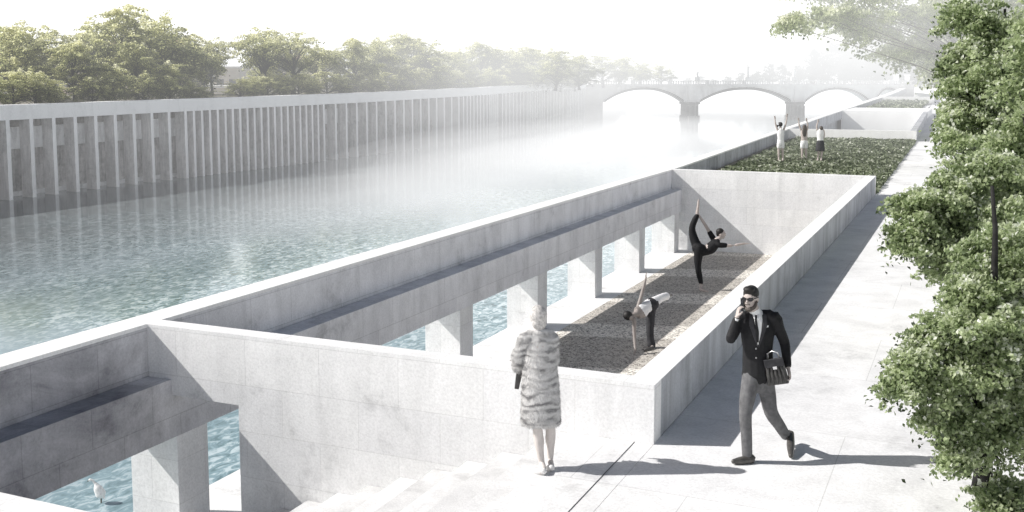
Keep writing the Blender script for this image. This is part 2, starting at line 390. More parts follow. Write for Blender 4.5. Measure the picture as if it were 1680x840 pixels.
def limbs(mb, base, top, cs, r0, lean=0, nb=26, m=0):
    """trunk with limbs running out to some clump centres"""
    base, top = V(base), V(top); n_ = 7; tp = []
    off = V((random.uniform(-1, 1), random.uniform(-1, 1), 0)) * (top - base).length * .06
    for i in range(n_ + 1):
        t = i / n_; tp.append(base.lerp(top, t) + off * math.sin(t * math.pi) + V((random.uniform(-1, 1), random.uniform(-1, 1), 0)) * r0 * .35)
    mb.tube(tp, [r0 * (1.35 if i == 0 else 1 - .78 * i / n_) for i in range(n_ + 1)], 9)
    idx = np.random.default_rng(3).permutation(len(cs))[:nb]
    for k in idx:
        c = V(cs[k]); h = (top - base).length
        t = min(.97, max(.22, (c.z - base.z) / h * .62)); i = int(t * n_)
        s0 = tp[i]; mid = s0.lerp(c, .5) + V((random.uniform(-1, 1), random.uniform(-1, 1), random.uniform(0, .8))) * (c - s0).length * .12
        rr = r0 * (1 - .78 * t) * .5
        mb.tube([s0, s0.lerp(mid, .5) + V((0, 0, 1)) * (c - s0).length * .03, mid, mid.lerp(c, .6), c], [rr, rr * .75, rr * .5, rr * .3, rr * .12], 5)
    return mb
def crown_obj(name, me, parent):
    return link(bpy.data.objects.new(name, me), parent)

# ================================================================== THE SETTING
T = .67
QO, QI, QB = -10.73, -10.27, -9.87       # quay outer face, parapet inner face, beam inner face
SO, SI = -3.10, -3.42                    # court side wall outer / inner face
ZF = -2.30                               # court floor
CY0, CY1 = 10.87, 11.15                  # near cross wall
DY0, DY1 = 37.95, 38.25                  # far cross wall
ZW = -4.0

# --- stations of the promenade beyond the court (quay curves and climbs towards the bridge)
def zt(d): return T + max(0, d - 93) * .0109
def onzt(px, py):                         # point on the rising coping height
    d = 40.0
    for _ in range(60): d = d * .5 + .5 * ((H - zt(d)) / (-(ray(px, py).z) / F))
    return at(px, py, d)
qpts = [V((QO, 39, T)), V((-12.96, 96.1, zt(93)))]
pB = at(1479, 143.5, 218); qpts += [qpts[1].lerp(pB, .3), qpts[1].lerp(pB, .65), pB]
qpts[2].z = zt(depth(qpts[2])); qpts[3].z = zt(depth(qpts[3]))
def qouter(y):
    if y <= 39: return V((QO, y, T))
    for a, b in zip(qpts, qpts[1:]):
        if y <= b.y: return a.lerp(b, (y - a.y) / (b.y - a.y))
    return qpts[-1].copy()
rpts = [V((SO, 38.2, T)), V((-3.5, 72.4, T)), at(1522, 183, 104.2), at(1522, 178, 131), at(1533, 168, 152), at(1531, 143.5, 218)]
for p in rpts[2:]: p.z = zt(depth(p))
def router(y):
    if y <= 38.2: return V((SO, y, T))
    for a, b in zip(rpts, rpts[1:]):
        if y <= b.y: return a.lerp(b, (y - a.y) / (b.y - a.y))
    return rpts[-1].copy()

# --- river
def sheet(name, pts, mat, kind='structure'):
    o = meshobj(name, pts, [list(range(len(pts)))], mat); return tag(o, kind=kind)
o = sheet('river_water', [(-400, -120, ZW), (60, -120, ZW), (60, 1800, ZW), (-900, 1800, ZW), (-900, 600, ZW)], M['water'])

# --- paths and grounds on the right bank
mb = MB()
mb.add([(SO, -30, 0), (60, -30, 0), (60, 38.25, 0), (SO, 38.25, 0)], [[0, 1, 2, 3]])
ys = [38.25, 50, 60, 72.4, 90, 104, 118, 131, 152, 175, 195, 214, 300, 420]
prev = None; vs = []; fs = []
for y in ys:
    if y <= 214:
        r = router(y); g = r.z - T
        vs += [(r.x, y, g), (80, y, g)]
    else: vs += [(-260, y, 1.6), (80, y, 1.6)]
vs[-4] = (-26 - 0, 300, 1.6)
for i in range(len(ys) - 1): fs.append([2 * i, 2 * i + 1, 2 * i + 3, 2 * i + 2])
mb.add(vs, fs); o = mb.build('path', M['pave']); tag(o, kind='structure')
# landing in front of the stair
mb = MB(); mb.box(-4.0, SO - .004, -4, CY0 - .003, -.35, 0.0); o = mb.build('landing_pavement', M['pave']); tag(o, kind='structure')
# joint between landing and path: a real narrow slot shown as a dark strip
o = sheet('pavement_joint', [(SO - .22, 5, .004), (SO - .211, 5, .004), (SO - .211, CY0 - .01, .004), (SO - .22, CY0 - .01, .004)], M['skirt'])
# court floor : pale margin and speckled grit
o = sheet('court_floor', [(QO + .02, CY0, ZF), (SI + .01, CY0, ZF), (SI + .01, DY0 + .05, ZF), (QO + .02, DY0 + .05, ZF)], M['wall'])
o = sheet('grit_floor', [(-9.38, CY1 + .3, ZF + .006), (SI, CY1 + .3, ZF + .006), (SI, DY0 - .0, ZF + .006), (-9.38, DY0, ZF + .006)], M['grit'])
mb = MB(); mb.box(QO + .01, SI, CY0 + .02, DY1, ZW - 1, ZF - .006); o = mb.build('floor_slab_ground', M['quay']); tag(o, kind='structure')
# bank body under the path (closes the water off)
mb = MB(); mb.box(SO + .003, 60, -30, 38.2, ZW - 1, -.006); o = mb.build('bank_ground', M['earth']); tag(o, kind='structure')

# --- quay wall along the court: parapet, beam, pillars
quay = empty('quay_wall', (QO, 0, ZW), 'long straight concrete quay wall on square pillars between river and sunken court', 'quay wall')
mb = MB(); mb.box(QO, QI, -12, 39, -.06, T - .05); mb.build('parapet', M['quay'], quay)
mb = MB(); mb.box(QO - .004, QI + .004, -12, 39, T - .05, T); mb.build('coping', M['cap'], quay)
mb = MB(); mb.box(QO + .003, QB, -12, 39, -.88, -.063); mb.build('beam', M['quay'], quay)
py_ = 10.94 - 4.33 * 3
while py_ < 38:
    mb = MB(); y1 = min(py_ + .62, 37.9)
    zb = ZW - 1 if py_ < 12 else ZF - .5
    mb.box(QO + .01, QB - .004, py_, y1, zb, -.883); mb.build('pillar', M['wall'], quay, bevel=.006)
    py_ += 4.333
# --- cross walls
def wall_thing(label, cat='wall', name='concrete_wall'):
    return empty(name, (0, 0, 0), label, cat)
w1 = empty('cross_wall', (-6, CY0, 0), 'tall white concrete cross wall behind the fur coated woman, stair against its face', 'wall')
mb = MB(); mb.box(QI + .002, -8.75, CY0, CY1, -.28, T); mb.box(-8.7495, SO, CY0, CY1, ZW - 1, T); mb.build('wall_face', M['wall'], w1)
w2 = tag(MB().box(QI + .002, SO, DY0, DY1, ZF - .3, T).build('cross_wall', M['wall']), 'pale concrete end wall of the court behind the standing split dancer', 'wall')
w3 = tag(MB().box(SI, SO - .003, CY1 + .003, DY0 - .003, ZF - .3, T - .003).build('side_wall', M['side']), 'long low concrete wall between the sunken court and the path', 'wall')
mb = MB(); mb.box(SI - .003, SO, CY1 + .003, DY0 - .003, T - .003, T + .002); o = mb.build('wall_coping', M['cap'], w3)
w4 = tag(MB().box(QI + .002, SO, 5.55, 5.83, ZW - 1, T).build('cross_wall', M['wall']), 'white concrete wall top cut by the lower left corner', 'wall')
# --- stair
st = empty('concrete_stair', (-4, 8, -1), 'white concrete stair going down to the left beside the cross wall', 'stair')
for k in range(1, 14):
    x1 = -4.0 - .46 * (k - 1); x0 = x1 - .46
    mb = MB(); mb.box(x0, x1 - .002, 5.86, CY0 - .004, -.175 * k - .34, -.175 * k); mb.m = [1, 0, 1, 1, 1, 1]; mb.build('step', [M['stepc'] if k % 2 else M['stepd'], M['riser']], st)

# --- promenade beyond the court
qp = empty('quay_parapet', (-11, 39, 0), 'long concrete parapet running on beside the planted roof towards the bridge', 'parapet')
ysq = [39, 50, 65, 80, 96.1] + [p.y for p in qpts[2:]]
outer = [qouter(y) for y in ysq]; 
def inner(p, y): return V((p.x + .46 + max(0, y - 96) * .006, y, p.z))
vs = []; fs = []
for y, p in zip(ysq, outer):
    q = inner(p, y); vs += [(p.x, y, ZW - 1), (p.x, y, p.z - .06), (q.x, y, p.z - .06), (q.x, y, p.z - T - .2)]
for i in range(len(ysq) - 1):
    a = 4 * i; b = a + 4
    for j in range(3): fs.append([a + j, b + j, b + j + 1, a + j + 1])
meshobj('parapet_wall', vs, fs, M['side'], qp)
vs = []; fs = []
for y, p in zip(ysq, outer):
    q = inner(p, y); vs += [(p.x - .004, y, p.z - .06), (p.x - .004, y, p.z), (q.x + .004, y, p.z), (q.x + .004, y, p.z - .06)]
for i in range(len(ysq) - 1):
    a = 4 * i; b = a + 4
    for j in range(3): fs.append([a + j, b + j, b + j + 1, a + j + 1])
meshobj('coping', vs, fs, M['cap'], qp)
# grounds of the promenade
def strip(name, y0, y1, dz, mat, inset=0.0, rin=0.0, n_=8, kind='structure'):
    vs = []; fs = []
    for i in range(n_ + 1):
        y = y0 + (y1 - y0) * i / n_; a = inner(qouter(y), y); b = router(y); g = a.z - T + dz; g2 = b.z - T + dz
        vs += [(a.x + inset - .05, y, g), (b.x - rin, y, g2)]
    for i in range(n_): fs.append([2 * i, 2 * i + 1, 2 * i + 3, 2 * i + 2])
    o = meshobj(name, vs, fs, mat); tag(o, kind=kind); return o
strip('planted_roof_ground', 38.25, 72.5, -.004, M['earth'])
strip('terrace_ground', 114, 152, -.004, M['pave'])
strip('sunken_ground', 72.6, 110, -2.3, M['wall'])
strip('sunken_ground', 152, 205, -2.3, M['wall'])
def crosswall(label, y, th, dzt=0, m='wall', zb=-2.4, xr=None):
    a = inner(qouter(y), y); b = router(y)
    z = max(a.z, b.z) + dzt; 
    mb = MB(); mb.prism([(a.x - .1, y), (b.x, y), (b.x, y + th), (a.x - .1, y + th)], a.z - T + zb, z)
    return tag(mb.build('cross_wall', M[m]), label, 'wall')
crosswall('low white concrete wall at the far edge of the green planting behind the three girls', 72.5, .35, m='cap')
ya = router(999).y
yb = at(1522, 183, 104.2).y
crosswall('broad white concrete wall closing the second sunken court', yb, 12, 0, m='cap')
yc = at(1533, 168, 152).y
crosswall('thin white wall beyond the narrow strip of planting near the bridge', yc, .8, 0.1, m='cap')
crosswall('last white wall of the promenade directly before the bridge end', ya - .5, 1.0, 0, m='cap')
def sidewall(label, y0, y1):
    vs = []; fs = []; n_ = 6
    for i in range(n_ + 1):
        y = y0 + (y1 - y0) * i / n_; b = router(y)
        vs += [(b.x, y, b.z - T - 2.4), (b.x, y, b.z), (b.x - .4, y, b.z), (b.x - .4, y, b.z - T - 2.4)]
    for i in range(n_):
        a = 4 * i; c = a + 4
        for j in range(3): fs.append([a + j, a + j + 1, c + j + 1, c + j])
    fs += [[0, 1, 2, 3], [4 * n_ + 3, 4 * n_ + 2, 4 * n_ + 1, 4 * n_]]
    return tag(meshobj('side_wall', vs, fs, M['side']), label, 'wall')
sidewall('low wall with a blue shadowed trench strip on the right of the second court', 72.86, yb - .02)
sidewall('farthest low side wall beside the last court near the bridge', yc + .82, ya - .52)

# --- curved ramp wall with a small arched doorway at the far right
rampw = empty('curved_ramp_wall', tuple(at(1560, 160, 190)), 'curved white ramp wall with a small blue arched doorway near the bridge end', 'wall')
mb = MB(); cw = []
for i in range(15):
    t = i / 14; px = 1522 + 62 * t; dd = 215 - 62 * t; py = 138 + 18 * t ** 2.0
    cw.append(at(px, py, dd))
for a, b in zip(cw, cw[1:]):
    mb.add([(a.x, a.y, -.5), (b.x, b.y, -.5), (b.x, b.y, b.z), (a.x, a.y, a.z), (a.x + .5, a.y + .5, -.5), (b.x + .5, b.y + .5, -.5), (b.x + .5, b.y + .5, b.z), (a.x + .5, a.y + .5, a.z)],
           [[0, 1, 2, 3], [3, 2, 6, 7], [5, 4, 7, 6]])
mb.build('wall_panel', M['cap'], rampw)
dc = at(1546, 160, 175); mb = MB()
pr = [(-1.0, -1.6), (1.0, -1.6), (1.0, .4)] + [(math.cos(R(a)) * 1.0, .4 + math.sin(R(a)) * 1.0) for a in range(15, 180, 15)] + [(-1.0, .4)]
mb.add([dc + RT * a + V((0, 0, b)) for a, b in pr] + [dc + RT * a * 1.0 + V((0, 0, b)) + FH * .3 for a, b in pr],
       [list(range(len(pr)))] + [[i, (i + 1) % len(pr), len(pr) + (i + 1) % len(pr), len(pr) + i] for i in range(len(pr))])
M['blue'] = plain('blue_grey_door', (.30, .36, .45), .6, .3, .15, 1)
mb.build('arched_doorway', M['blue'], rampw)

# ------------------------------------------------------------------ left bank
bx = [(20, -58.5), (125, -58.5), (134, -60.0), (150, -62.3), (165, -64.0), (178, -65.0), (188, -65.6), (200, -66.0)]
def xb(y):
    for a, b in zip(bx, bx[1:]):
        if y <= b[0]: return a[1] + (b[1] - a[1]) * max(0, (y - a[0])) / (b[0] - a[0])
    return bx[-1][1]
zb_ = [(20, 2.2), (50, 2.3), (67, 2.42), (95, 2.6), (130, 3.05), (165, 3.3), (200, 3.4)]
def ztp(y):
    for a, b in zip(zb_, zb_[1:]):
        if y <= b[0]: return a[1] + (b[1] - a[1]) * max(0, (y - a[0])) / (b[0] - a[0])
    return zb_[-1][1]
yy = [28 + i * 4 for i in range(41)]
def bankstrip(name, xa, xc, z0f, z1f, mat, parent=None, ylist=None):
    """closed box strip that follows the bank between offsets xa (front) and xc (rear)"""
    ylist = ylist or yy; vs = []; fs = []
    for y in ylist:
        x = xb(y); vs += [(x + xa, y, z0f(y)), (x + xa, y, z1f(y)), (x + xc, y, z1f(y)), (x + xc, y, z0f(y))]
    for i in range(len(ylist) - 1):
        a = 4 * i; b = a + 4
        for j in range(4): fs.append([a + j, b + j, b + (j + 1) % 4, a + (j + 1) % 4])
    fs += [[0, 1, 2, 3], [len(vs) - 1, len(vs) - 2, len(vs) - 3, len(vs) - 4]]
    return meshobj(name, vs, fs, mat, parent)
M['fascia'] = M['blade']
sections = [('sparse', 38.6, 67.2, 1.9), ('dense', 68.1, 86.9, .985), ('sparse', 88.9, 116.5, 1.95), ('dense', 117.5, 129.8, .98),
            ('sparse', 131.7, 145, 1.9), ('dense', 146, 155, 1.0), ('sparse', 157, 168, 1.9), ('dense', 169, 180, 1.0)]
desc = ['nearest section of the river colonnade, wide spaced white fins over a grey band', 'closely spaced white fins before a dark wall, second section from the left edge',
        'third section of the white fin colonnade, wide spaced fins near the picture centre', 'fourth colonnade section, tight fins seen over the middle of the river',
        'fifth colonnade section with a few pale wide spaced fins in haze', 'sixth colonnade section, tight pale fins in thick haze',
        'seventh colonnade section, wide fins nearly lost in haze', 'last colonnade section of tight fins ending at the bridge']
last_y = 28.0
for (kind, y0, y1, stp), lab in zip(sections, desc):
    yend = y1 - .3 + (stp * .5 if kind == 'sparse' else .55)
    ys0 = last_y; last_y = yend + .5
    e = empty('river_colonnade', (xb(y0), y0, ZW), lab, 'colonnade', 'sections of the white fin colonnade on the far bank')
    yl = [ys0 + (yend + .5 - ys0) * i / 6 for i in range(7)]
    bankstrip('fascia_beam', .02, -1.1, lambda y: ztp(y) - 1.0, ztp, M['fascia'], e, yl)
    if kind == 'sparse':
        bankstrip('back_wall', -1.9, -2.4, lambda y: ZW - 1, lambda y: ztp(y) - .3, M['bankwall'], e, yl)
        bankstrip('wall_band', -1.45, -1.898, lambda y: ztp(y) - 3.05, lambda y: ztp(y) - 1.55, M['band'], e, yl)
        bankstrip('water_ledge', -1.7, -1.897, lambda y: ZW - .5, lambda y: ZW + .32, M['band'], e, yl)
    else:
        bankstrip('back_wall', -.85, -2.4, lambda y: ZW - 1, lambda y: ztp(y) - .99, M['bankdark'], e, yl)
    y = y0
    while y <= y1 + .01:
        mb = MB(); x = xb(y); z1 = ztp(y) - .985; hw = .15 if kind == 'sparse' else .13
        f4 = [0] * 4
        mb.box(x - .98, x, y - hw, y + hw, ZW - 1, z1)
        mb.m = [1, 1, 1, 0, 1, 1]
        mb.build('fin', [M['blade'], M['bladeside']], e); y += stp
# terrace behind
vs = []; fs = []
for y in yy + [260, 600]:
    vs += [(xb(y) - 1.0 if y < 220 else -75 - (y - 220) * .3, y, ztp(y) - .12), (-700, y, ztp(y) - .12)]
for i in range(len(yy) + 1): fs.append([2 * i, 2 * i + 1, 2 * i + 3, 2 * i + 2])
o = meshobj('left_bank_ground', vs, fs, M['earth']); tag(o, kind='structure')

# ------------------------------------------------------------------ bridge
A = at(965, 140, 208); B = at(1500, 140, 212); A.z = B.z = 0
bu = (B - A); BL = bu.length; bu.normalize(); bn = V((-bu.y, bu.x, 0))      # bn points away from the camera
def bs_(px):    # distance along the bridge line for an image column
    r = ray(px, 140); r = V((r.x, r.y)); d_ = V((bu.x, bu.y)); a_ = V((A.x, A.y))
    t = (a_.x * r.y - a_.y * r.x) / (d_.y * r.x - d_.x * r.y); return t
ZD = 3.2
br = empty('stone_bridge', tuple(A), 'old pale stone arch bridge crossing the river in haze', 'bridge')
arches = [(bs_(992), bs_(1122), bs_(1052)), (bs_(1149), bs_(1298), bs_(1224)), (bs_(1322), bs_(1428), bs_(1379)), (bs_(1437), bs_(1480), bs_(1458))]
zs, zc = -.55, 1.95
def soffit(s):
    for a, b, c in arches:
        if a < s < b:
            u = (s - (a + b) / 2) / ((b - a) / 2); return zs + (zc - zs) * max(0, 1 - abs(u) ** 2.3)
    return None
ss = set([0, BL])
for a, b, c in arches:
    for i in range(25): ss.add(a + (b - a) * (1 - math.cos(math.pi * i / 24)) / 2)
ss = sorted(ss); W = 3.6
mb = MB()
def bp(s, z, off=0.0): p = A + bu * s + bn * off; return V((p.x, p.y, z))
for s0, s1 in zip(ss, ss[1:]):
    m_ = (s0 + s1) / 2; inside = soffit(m_) is not None
    z0 = (soffit(s0 + 1e-4) if inside else -.55); z1 = (soffit(s1 - 1e-4) if inside else -.55)
    z0 = -.55 if z0 is None else z0; z1 = -.55 if z1 is None else z1
    mb.add([bp(s0, z0), bp(s1, z1), bp(s1, ZD - .5), bp(s0, ZD - .5), bp(s0, z0, W), bp(s1, z1, W), bp(s1, ZD - .5, W), bp(s0, ZD - .5, W)],
           [[0, 1, 2, 3], [5, 4, 7, 6], [0, 4, 5, 1], [3, 2, 6, 7]])
mb.build('spandrel_wall', M['stone'], br)
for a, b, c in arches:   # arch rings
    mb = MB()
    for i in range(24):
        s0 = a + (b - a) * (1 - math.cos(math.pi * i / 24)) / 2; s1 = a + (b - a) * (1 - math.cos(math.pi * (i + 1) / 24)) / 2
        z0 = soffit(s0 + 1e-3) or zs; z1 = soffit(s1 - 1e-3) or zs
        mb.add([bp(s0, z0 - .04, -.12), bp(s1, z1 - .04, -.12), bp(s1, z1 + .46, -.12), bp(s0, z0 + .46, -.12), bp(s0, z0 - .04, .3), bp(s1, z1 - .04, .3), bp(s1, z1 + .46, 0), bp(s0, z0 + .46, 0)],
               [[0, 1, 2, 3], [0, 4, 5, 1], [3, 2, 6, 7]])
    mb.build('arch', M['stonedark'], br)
mb = MB(); mb.obox(bp(0, ZD - .5, -.35), bu * BL, bn * (W + .7), V((0, 0, .22))); mb.build('cornice', M['stone'], br)
mb = MB(); mb.obox(bp(0, ZD - .279, -.15), bu * BL, bn * .3, V((0, 0, .16)))
s = 0
while s < BL - .6:
    if abs((s % 7.5)) > .6: mb.obox(bp(s, ZD - .12, -.09), bu * .22, bn * .18, V((0, 0, .5)))
    s += .5
mb.obox(bp(0, ZD + .38, -.16), bu * BL, bn * .32, V((0, 0, .16))); mb.build('balustrade', M['stone'], br)
s = 1.0
while s < BL:
    mb = MB(); mb.obox(bp(s, ZD - .275, -.22), bu * .8, bn * .44, V((0, 0, .95))); mb.build('parapet_post', M['stone'], br); s += 7.5
for pxa, pxb in ((1122, 1149), (1298, 1322), (1428, 1437)):
    a, b = bs_(pxa), bs_(pxb); mb = MB(); c = (a + b) / 2; hw = (b - a) / 2
    def hexa(h, z0, z1, o=0):
        pts = [bp(c - h, 0, .4 - o), bp(c - h * .55, 0, -1.6 - o), bp(c + h * .55, 0, -1.6 - o), bp(c + h, 0, .4 - o), bp(c + h, 0, W), bp(c - h, 0, W)]
        mb.prism([(p.x, p.y) for p in pts], z0, z1)
    hexa(hw * .88, ZW - 1, -.95); hexa(hw * 1.02, ZW + .02, ZW + .75, .25)
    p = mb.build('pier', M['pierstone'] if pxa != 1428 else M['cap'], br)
    mb = MB(); hexa(hw * 1.05, -.95, -.545, .15); mb.build('cap', M['stonedark'], p)
    if pxa != 1428:
        mb = MB(); 
        for h_ in (-.8, -.25, .3): mb.obox(bp(c + hw * h_, ZW + .76, -1.66), bu * hw * .28, bn * .05, V((0, 0, 2.0)))  # dark strips set just proud of the pier face
        mb.build('dark_strip', M['stonedark'], p)
        mb = MB(); mb.obox(bp(c - .8, -.54, -.2), bu * 1.6, bn * .2, V((0, 0, ZD + .03))); mb.build('pilaster', M['stone'], br)
mb = MB(); a = bs_(992); mb.obox(bp(-3, ZW - 1, -.5), bu * (a + 2.6), bn * (W + .5), V((0, 0, 3.7 + ZD - .01 + .6))); mb.build('abutment', M['stone'], br)
# statues and stone posts standing on the bridge parapet
def statue(px, label, hgt):
    s = bs_(px); b_ = bp(s, ZD + .545, 0); mb = MB()
    mb.obox(b_ - bu * .55 - bn * .4, bu * 1.1, bn * .8, V((0, 0, .7)))
    e = empty('stone_statue', tuple(b_), label, 'statue', 'statues on the bridge parapet'); mb.build('plinth', M['stone'], e)
    mb = MB(); z = b_ + V((0, 0, .7))
    mb.tube([z, z + V((0, 0, hgt * .35)), z + V((0, 0, hgt * .6)), z + V((0, 0, hgt * .8)), z + V((0, 0, hgt * .86))], [.42, .30, .34, .26, .1], 8)
    mb.tube([z + V((0, 0, hgt * .84)), z + V((0, 0, hgt * .92)), z + V((0, 0, hgt))], [.1, .17, .06], 8)
    mb.tube([z + V((0, 0, hgt * .75)), z + bu * .5 + V((0, 0, hgt * .72)), z + bu * .55 + V((0, 0, hgt * .98))], [.1, .08, .05], 6)
    mb.build('figure', M['stone'], e)
statue(1143, 'pale statue above the left bridge pier', 1.2); statue(1226, 'slim pale statue above the middle of the centre arch, tallest on the bridge', 2.6); statue(1302, 'pale statue above the right bridge pier', 1.6)
for px, lab in ((1470, 'left of two square white stone pylons at the bridge end'), (1488, 'right of two square white stone pylons at the bridge end')):
    b_ = at(px, 137.5, 222); e = empty('stone_pylon', tuple(b_), lab, 'pylon', 'white pylons at the bridge end')
    mb = MB(); mb.box(b_.x - .5, b_.x + .5, b_.y - .5, b_.y + .5, b_.z - .3, b_.z + 1.7); mb.build('shaft', M['cap'], e)
    mb = MB(); mb.box(b_.x - .62, b_.x + .62, b_.y - .62, b_.y + .62, b_.z + 1.702, b_.z + 1.95); mb.build('capstone', M['cap'], e)
# approach terrace at the bridge end
pt = [at(1445, 141, 229), at(1520, 141, 232), at(1524, 141, 262), at(1440, 141, 262)]
mb = MB(); mb.prism([(p.x, p.y) for p in pt], -.5, [at(1440, 138, 232).z] * 4); tag(mb.build('bridge_terrace', M['cap']), 'white terrace block between the bridge end and the last promenade wall', 'terrace')

# ------------------------------------------------------------------ buildings behind the left trees
def building(px0, px1, pytop, d, mat, lab, rows, cols_, roof=None, wh=1.3):
    a = at(px0, 150, d); b = at(px1, 150, d); zt_ = at(px0, pytop, d).z; a.z = b.z = 2.2
    u = (b - a).normalized(); L_ = (b - a).length; nrm = V((-u.y, u.x, 0))
    e = empty('town_building', tuple(a), lab, 'building', 'pale town buildings behind the left trees')
    mb = MB(); mb.obox(a, u * L_, nrm * 9, V((0, 0, zt_ - 2.2))); wl = mb.build('wall', M[mat], e)
    if roof:
        mb = MB(); o_ = a - u * .5 - nrm * .5 + V((0, 0, zt_ - 2.2)); q = L_ + 1
        mb.add([o_, o_ + u * q, o_ + u * q + nrm * 10, o_ + nrm * 10, o_ + u * 1.5 + nrm * 5 + V((0, 0, 1.6)), o_ + u * (q - 1.5) + nrm * 5 + V((0, 0, 1.6))], [[0, 1, 5, 4], [1, 2, 5], [2, 3, 4, 5], [3, 0, 4], [3, 2, 1, 0]])
        mb.build('roof', M[roof], e)
    else:
        mb = MB(); mb.obox(a - u * .2 - nrm * .2 + V((0, 0, zt_ - 2.2)), u * (L_ + .4), nrm * 9.4, V((0, 0, .25))); mb.build('roof_edge', M['cap'], e)
    for r_ in range(rows):
        for c_ in range(cols_):
            p = a + u * ((c_ + .5) / cols_ * L_ - .45) + V((0, 0, 1.0 + r_ * 2.6 if rows > 1 else (zt_ - 2.2) * .3)) - nrm * .03
            if p.z + wh > zt_ - .1: continue
            mb = MB(); mb.obox(p, u * .9, nrm * .06, V((0, 0, wh))); mb.build('window', M['glassdark'], e)
building(335, 402, 144, 118, 'plaster', 'small flat white building with a row of dark little windows above the colonnade', 1, 4, None, .5)
building(352, 392, 112, 140, 'plaster', 'narrow taller white block with small windows behind the flat white building', 2, 2, None, .8)
building(70, 128, 95, 112, 'plaster3', 'rose coloured house behind the trunks of the dark left trees', 3, 4, 'rooftile')
building(150, 300, 86, 128, 'plaster2', 'long cream house with a tiled roof behind the tall left trees', 3, 9, 'rooftile')
building(430, 520, 108, 150, 'plaster2', 'cream house glimpsed through the thin yellowish trees', 3, 5, 'rooftile')
building(-60, 40, 110, 115, 'plaster', 'pale house behind the leftmost dark tree', 2, 5, 'rooftile')

# ================================================================== TREES
def tree(label, base, lobes, nclump, nleaf, cr, lsize, r0, lmat='leafpale', bmat='bark2', group=None, cat='tree', name='leafy_tree', topz=None, flat=.55, nb=26, up=.5, shell=.45, droop=.25):
    e = empty(name, tuple(base), label, cat, group)
    P, tn, cs = spray_points(lobes, nclump, nleaf, cr)
    mb = limbs(MB(), base, (base[0] + (np.mean(cs[:, 0]) - base[0]) * .5, base[1] + (np.mean(cs[:, 1]) - base[1]) * .5, topz or cs[:, 2].max() * .93), cs, r0, nb=nb)
    mb.build('trunk', M[bmat], e, smooth=True)
    crown_obj('crown', leaves_mesh('crown', P, lsize, M[lmat], tint=tn, up=up, droop=droop), e)
    return e
# --- prototype crowns for the far bank (built round the origin, 1 unit high), copied and scaled
def proto(seed, lobes, nclump, nleaf, cr, ls, mat, r0=.022, bmat='bark'):
    global rng
    rng = np.random.default_rng(seed); random.seed(seed)
    P, tn, cs = spray_points(lobes, nclump, nleaf, cr, 1.25)
    tn = tn - .10 + (P[:, 2] - .55) * .55  # glare on crown tops and shade below painted into the tint
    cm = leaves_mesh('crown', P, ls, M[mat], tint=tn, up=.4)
    mb = limbs(MB(), (0, 0, 0), (.02, 0, .66), cs, r0, nb=44)
    me = bpy.data.meshes.new('trunk'); me.from_pydata([tuple(v) for v in mb.v], [], mb.f); me.materials.append(M[bmat])
    return cm, me
lob = [[((0, 0, .66), (.30, .30, .30)), ((-.2, .05, .45), (.24, .22, .22)), ((.22, -.05, .5), (.24, .22, .24)), ((.02, 0, .3), (.28, .22, .16)), ((.05, 0, .85), (.18, .18, .13))],
       [((-.05, 0, .62), (.34, .3, .26)), ((.25, 0, .4), (.24, .2, .26)), ((-.28, 0, .36), (.2, .2, .24)), ((.12, 0, .84), (.2, .2, .14))],
       [((0, 0, .58), (.26, .26, .38)), ((.16, 0, .36), (.22, .2, .22)), ((-.17, 0, .42), (.2, .2, .26))],
       [((0, 0, .72), (.36, .3, .2)), ((-.25, 0, .55), (.18, .2, .2)), ((.28, 0, .58), (.2, .2, .18)), ((0, 0, .45), (.16, .16, .2))]]
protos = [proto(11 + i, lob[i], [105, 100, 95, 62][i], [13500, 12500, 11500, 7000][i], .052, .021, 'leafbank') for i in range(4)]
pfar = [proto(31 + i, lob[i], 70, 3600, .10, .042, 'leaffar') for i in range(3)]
def put(pr, label, base, h, wdt, rz, group, name='bank_tree'):
    e = empty(name, tuple(base), label, 'tree', group); e.scale = (h * wdt, h * wdt, h); e.rotation_euler = (0, 0, rz)
    for nm, me in (('trunk', pr[1]), ('crown', pr[0])):
        o = bpy.data.objects.new(nm, me); o.parent = e; col.objects.link(o)
    return e
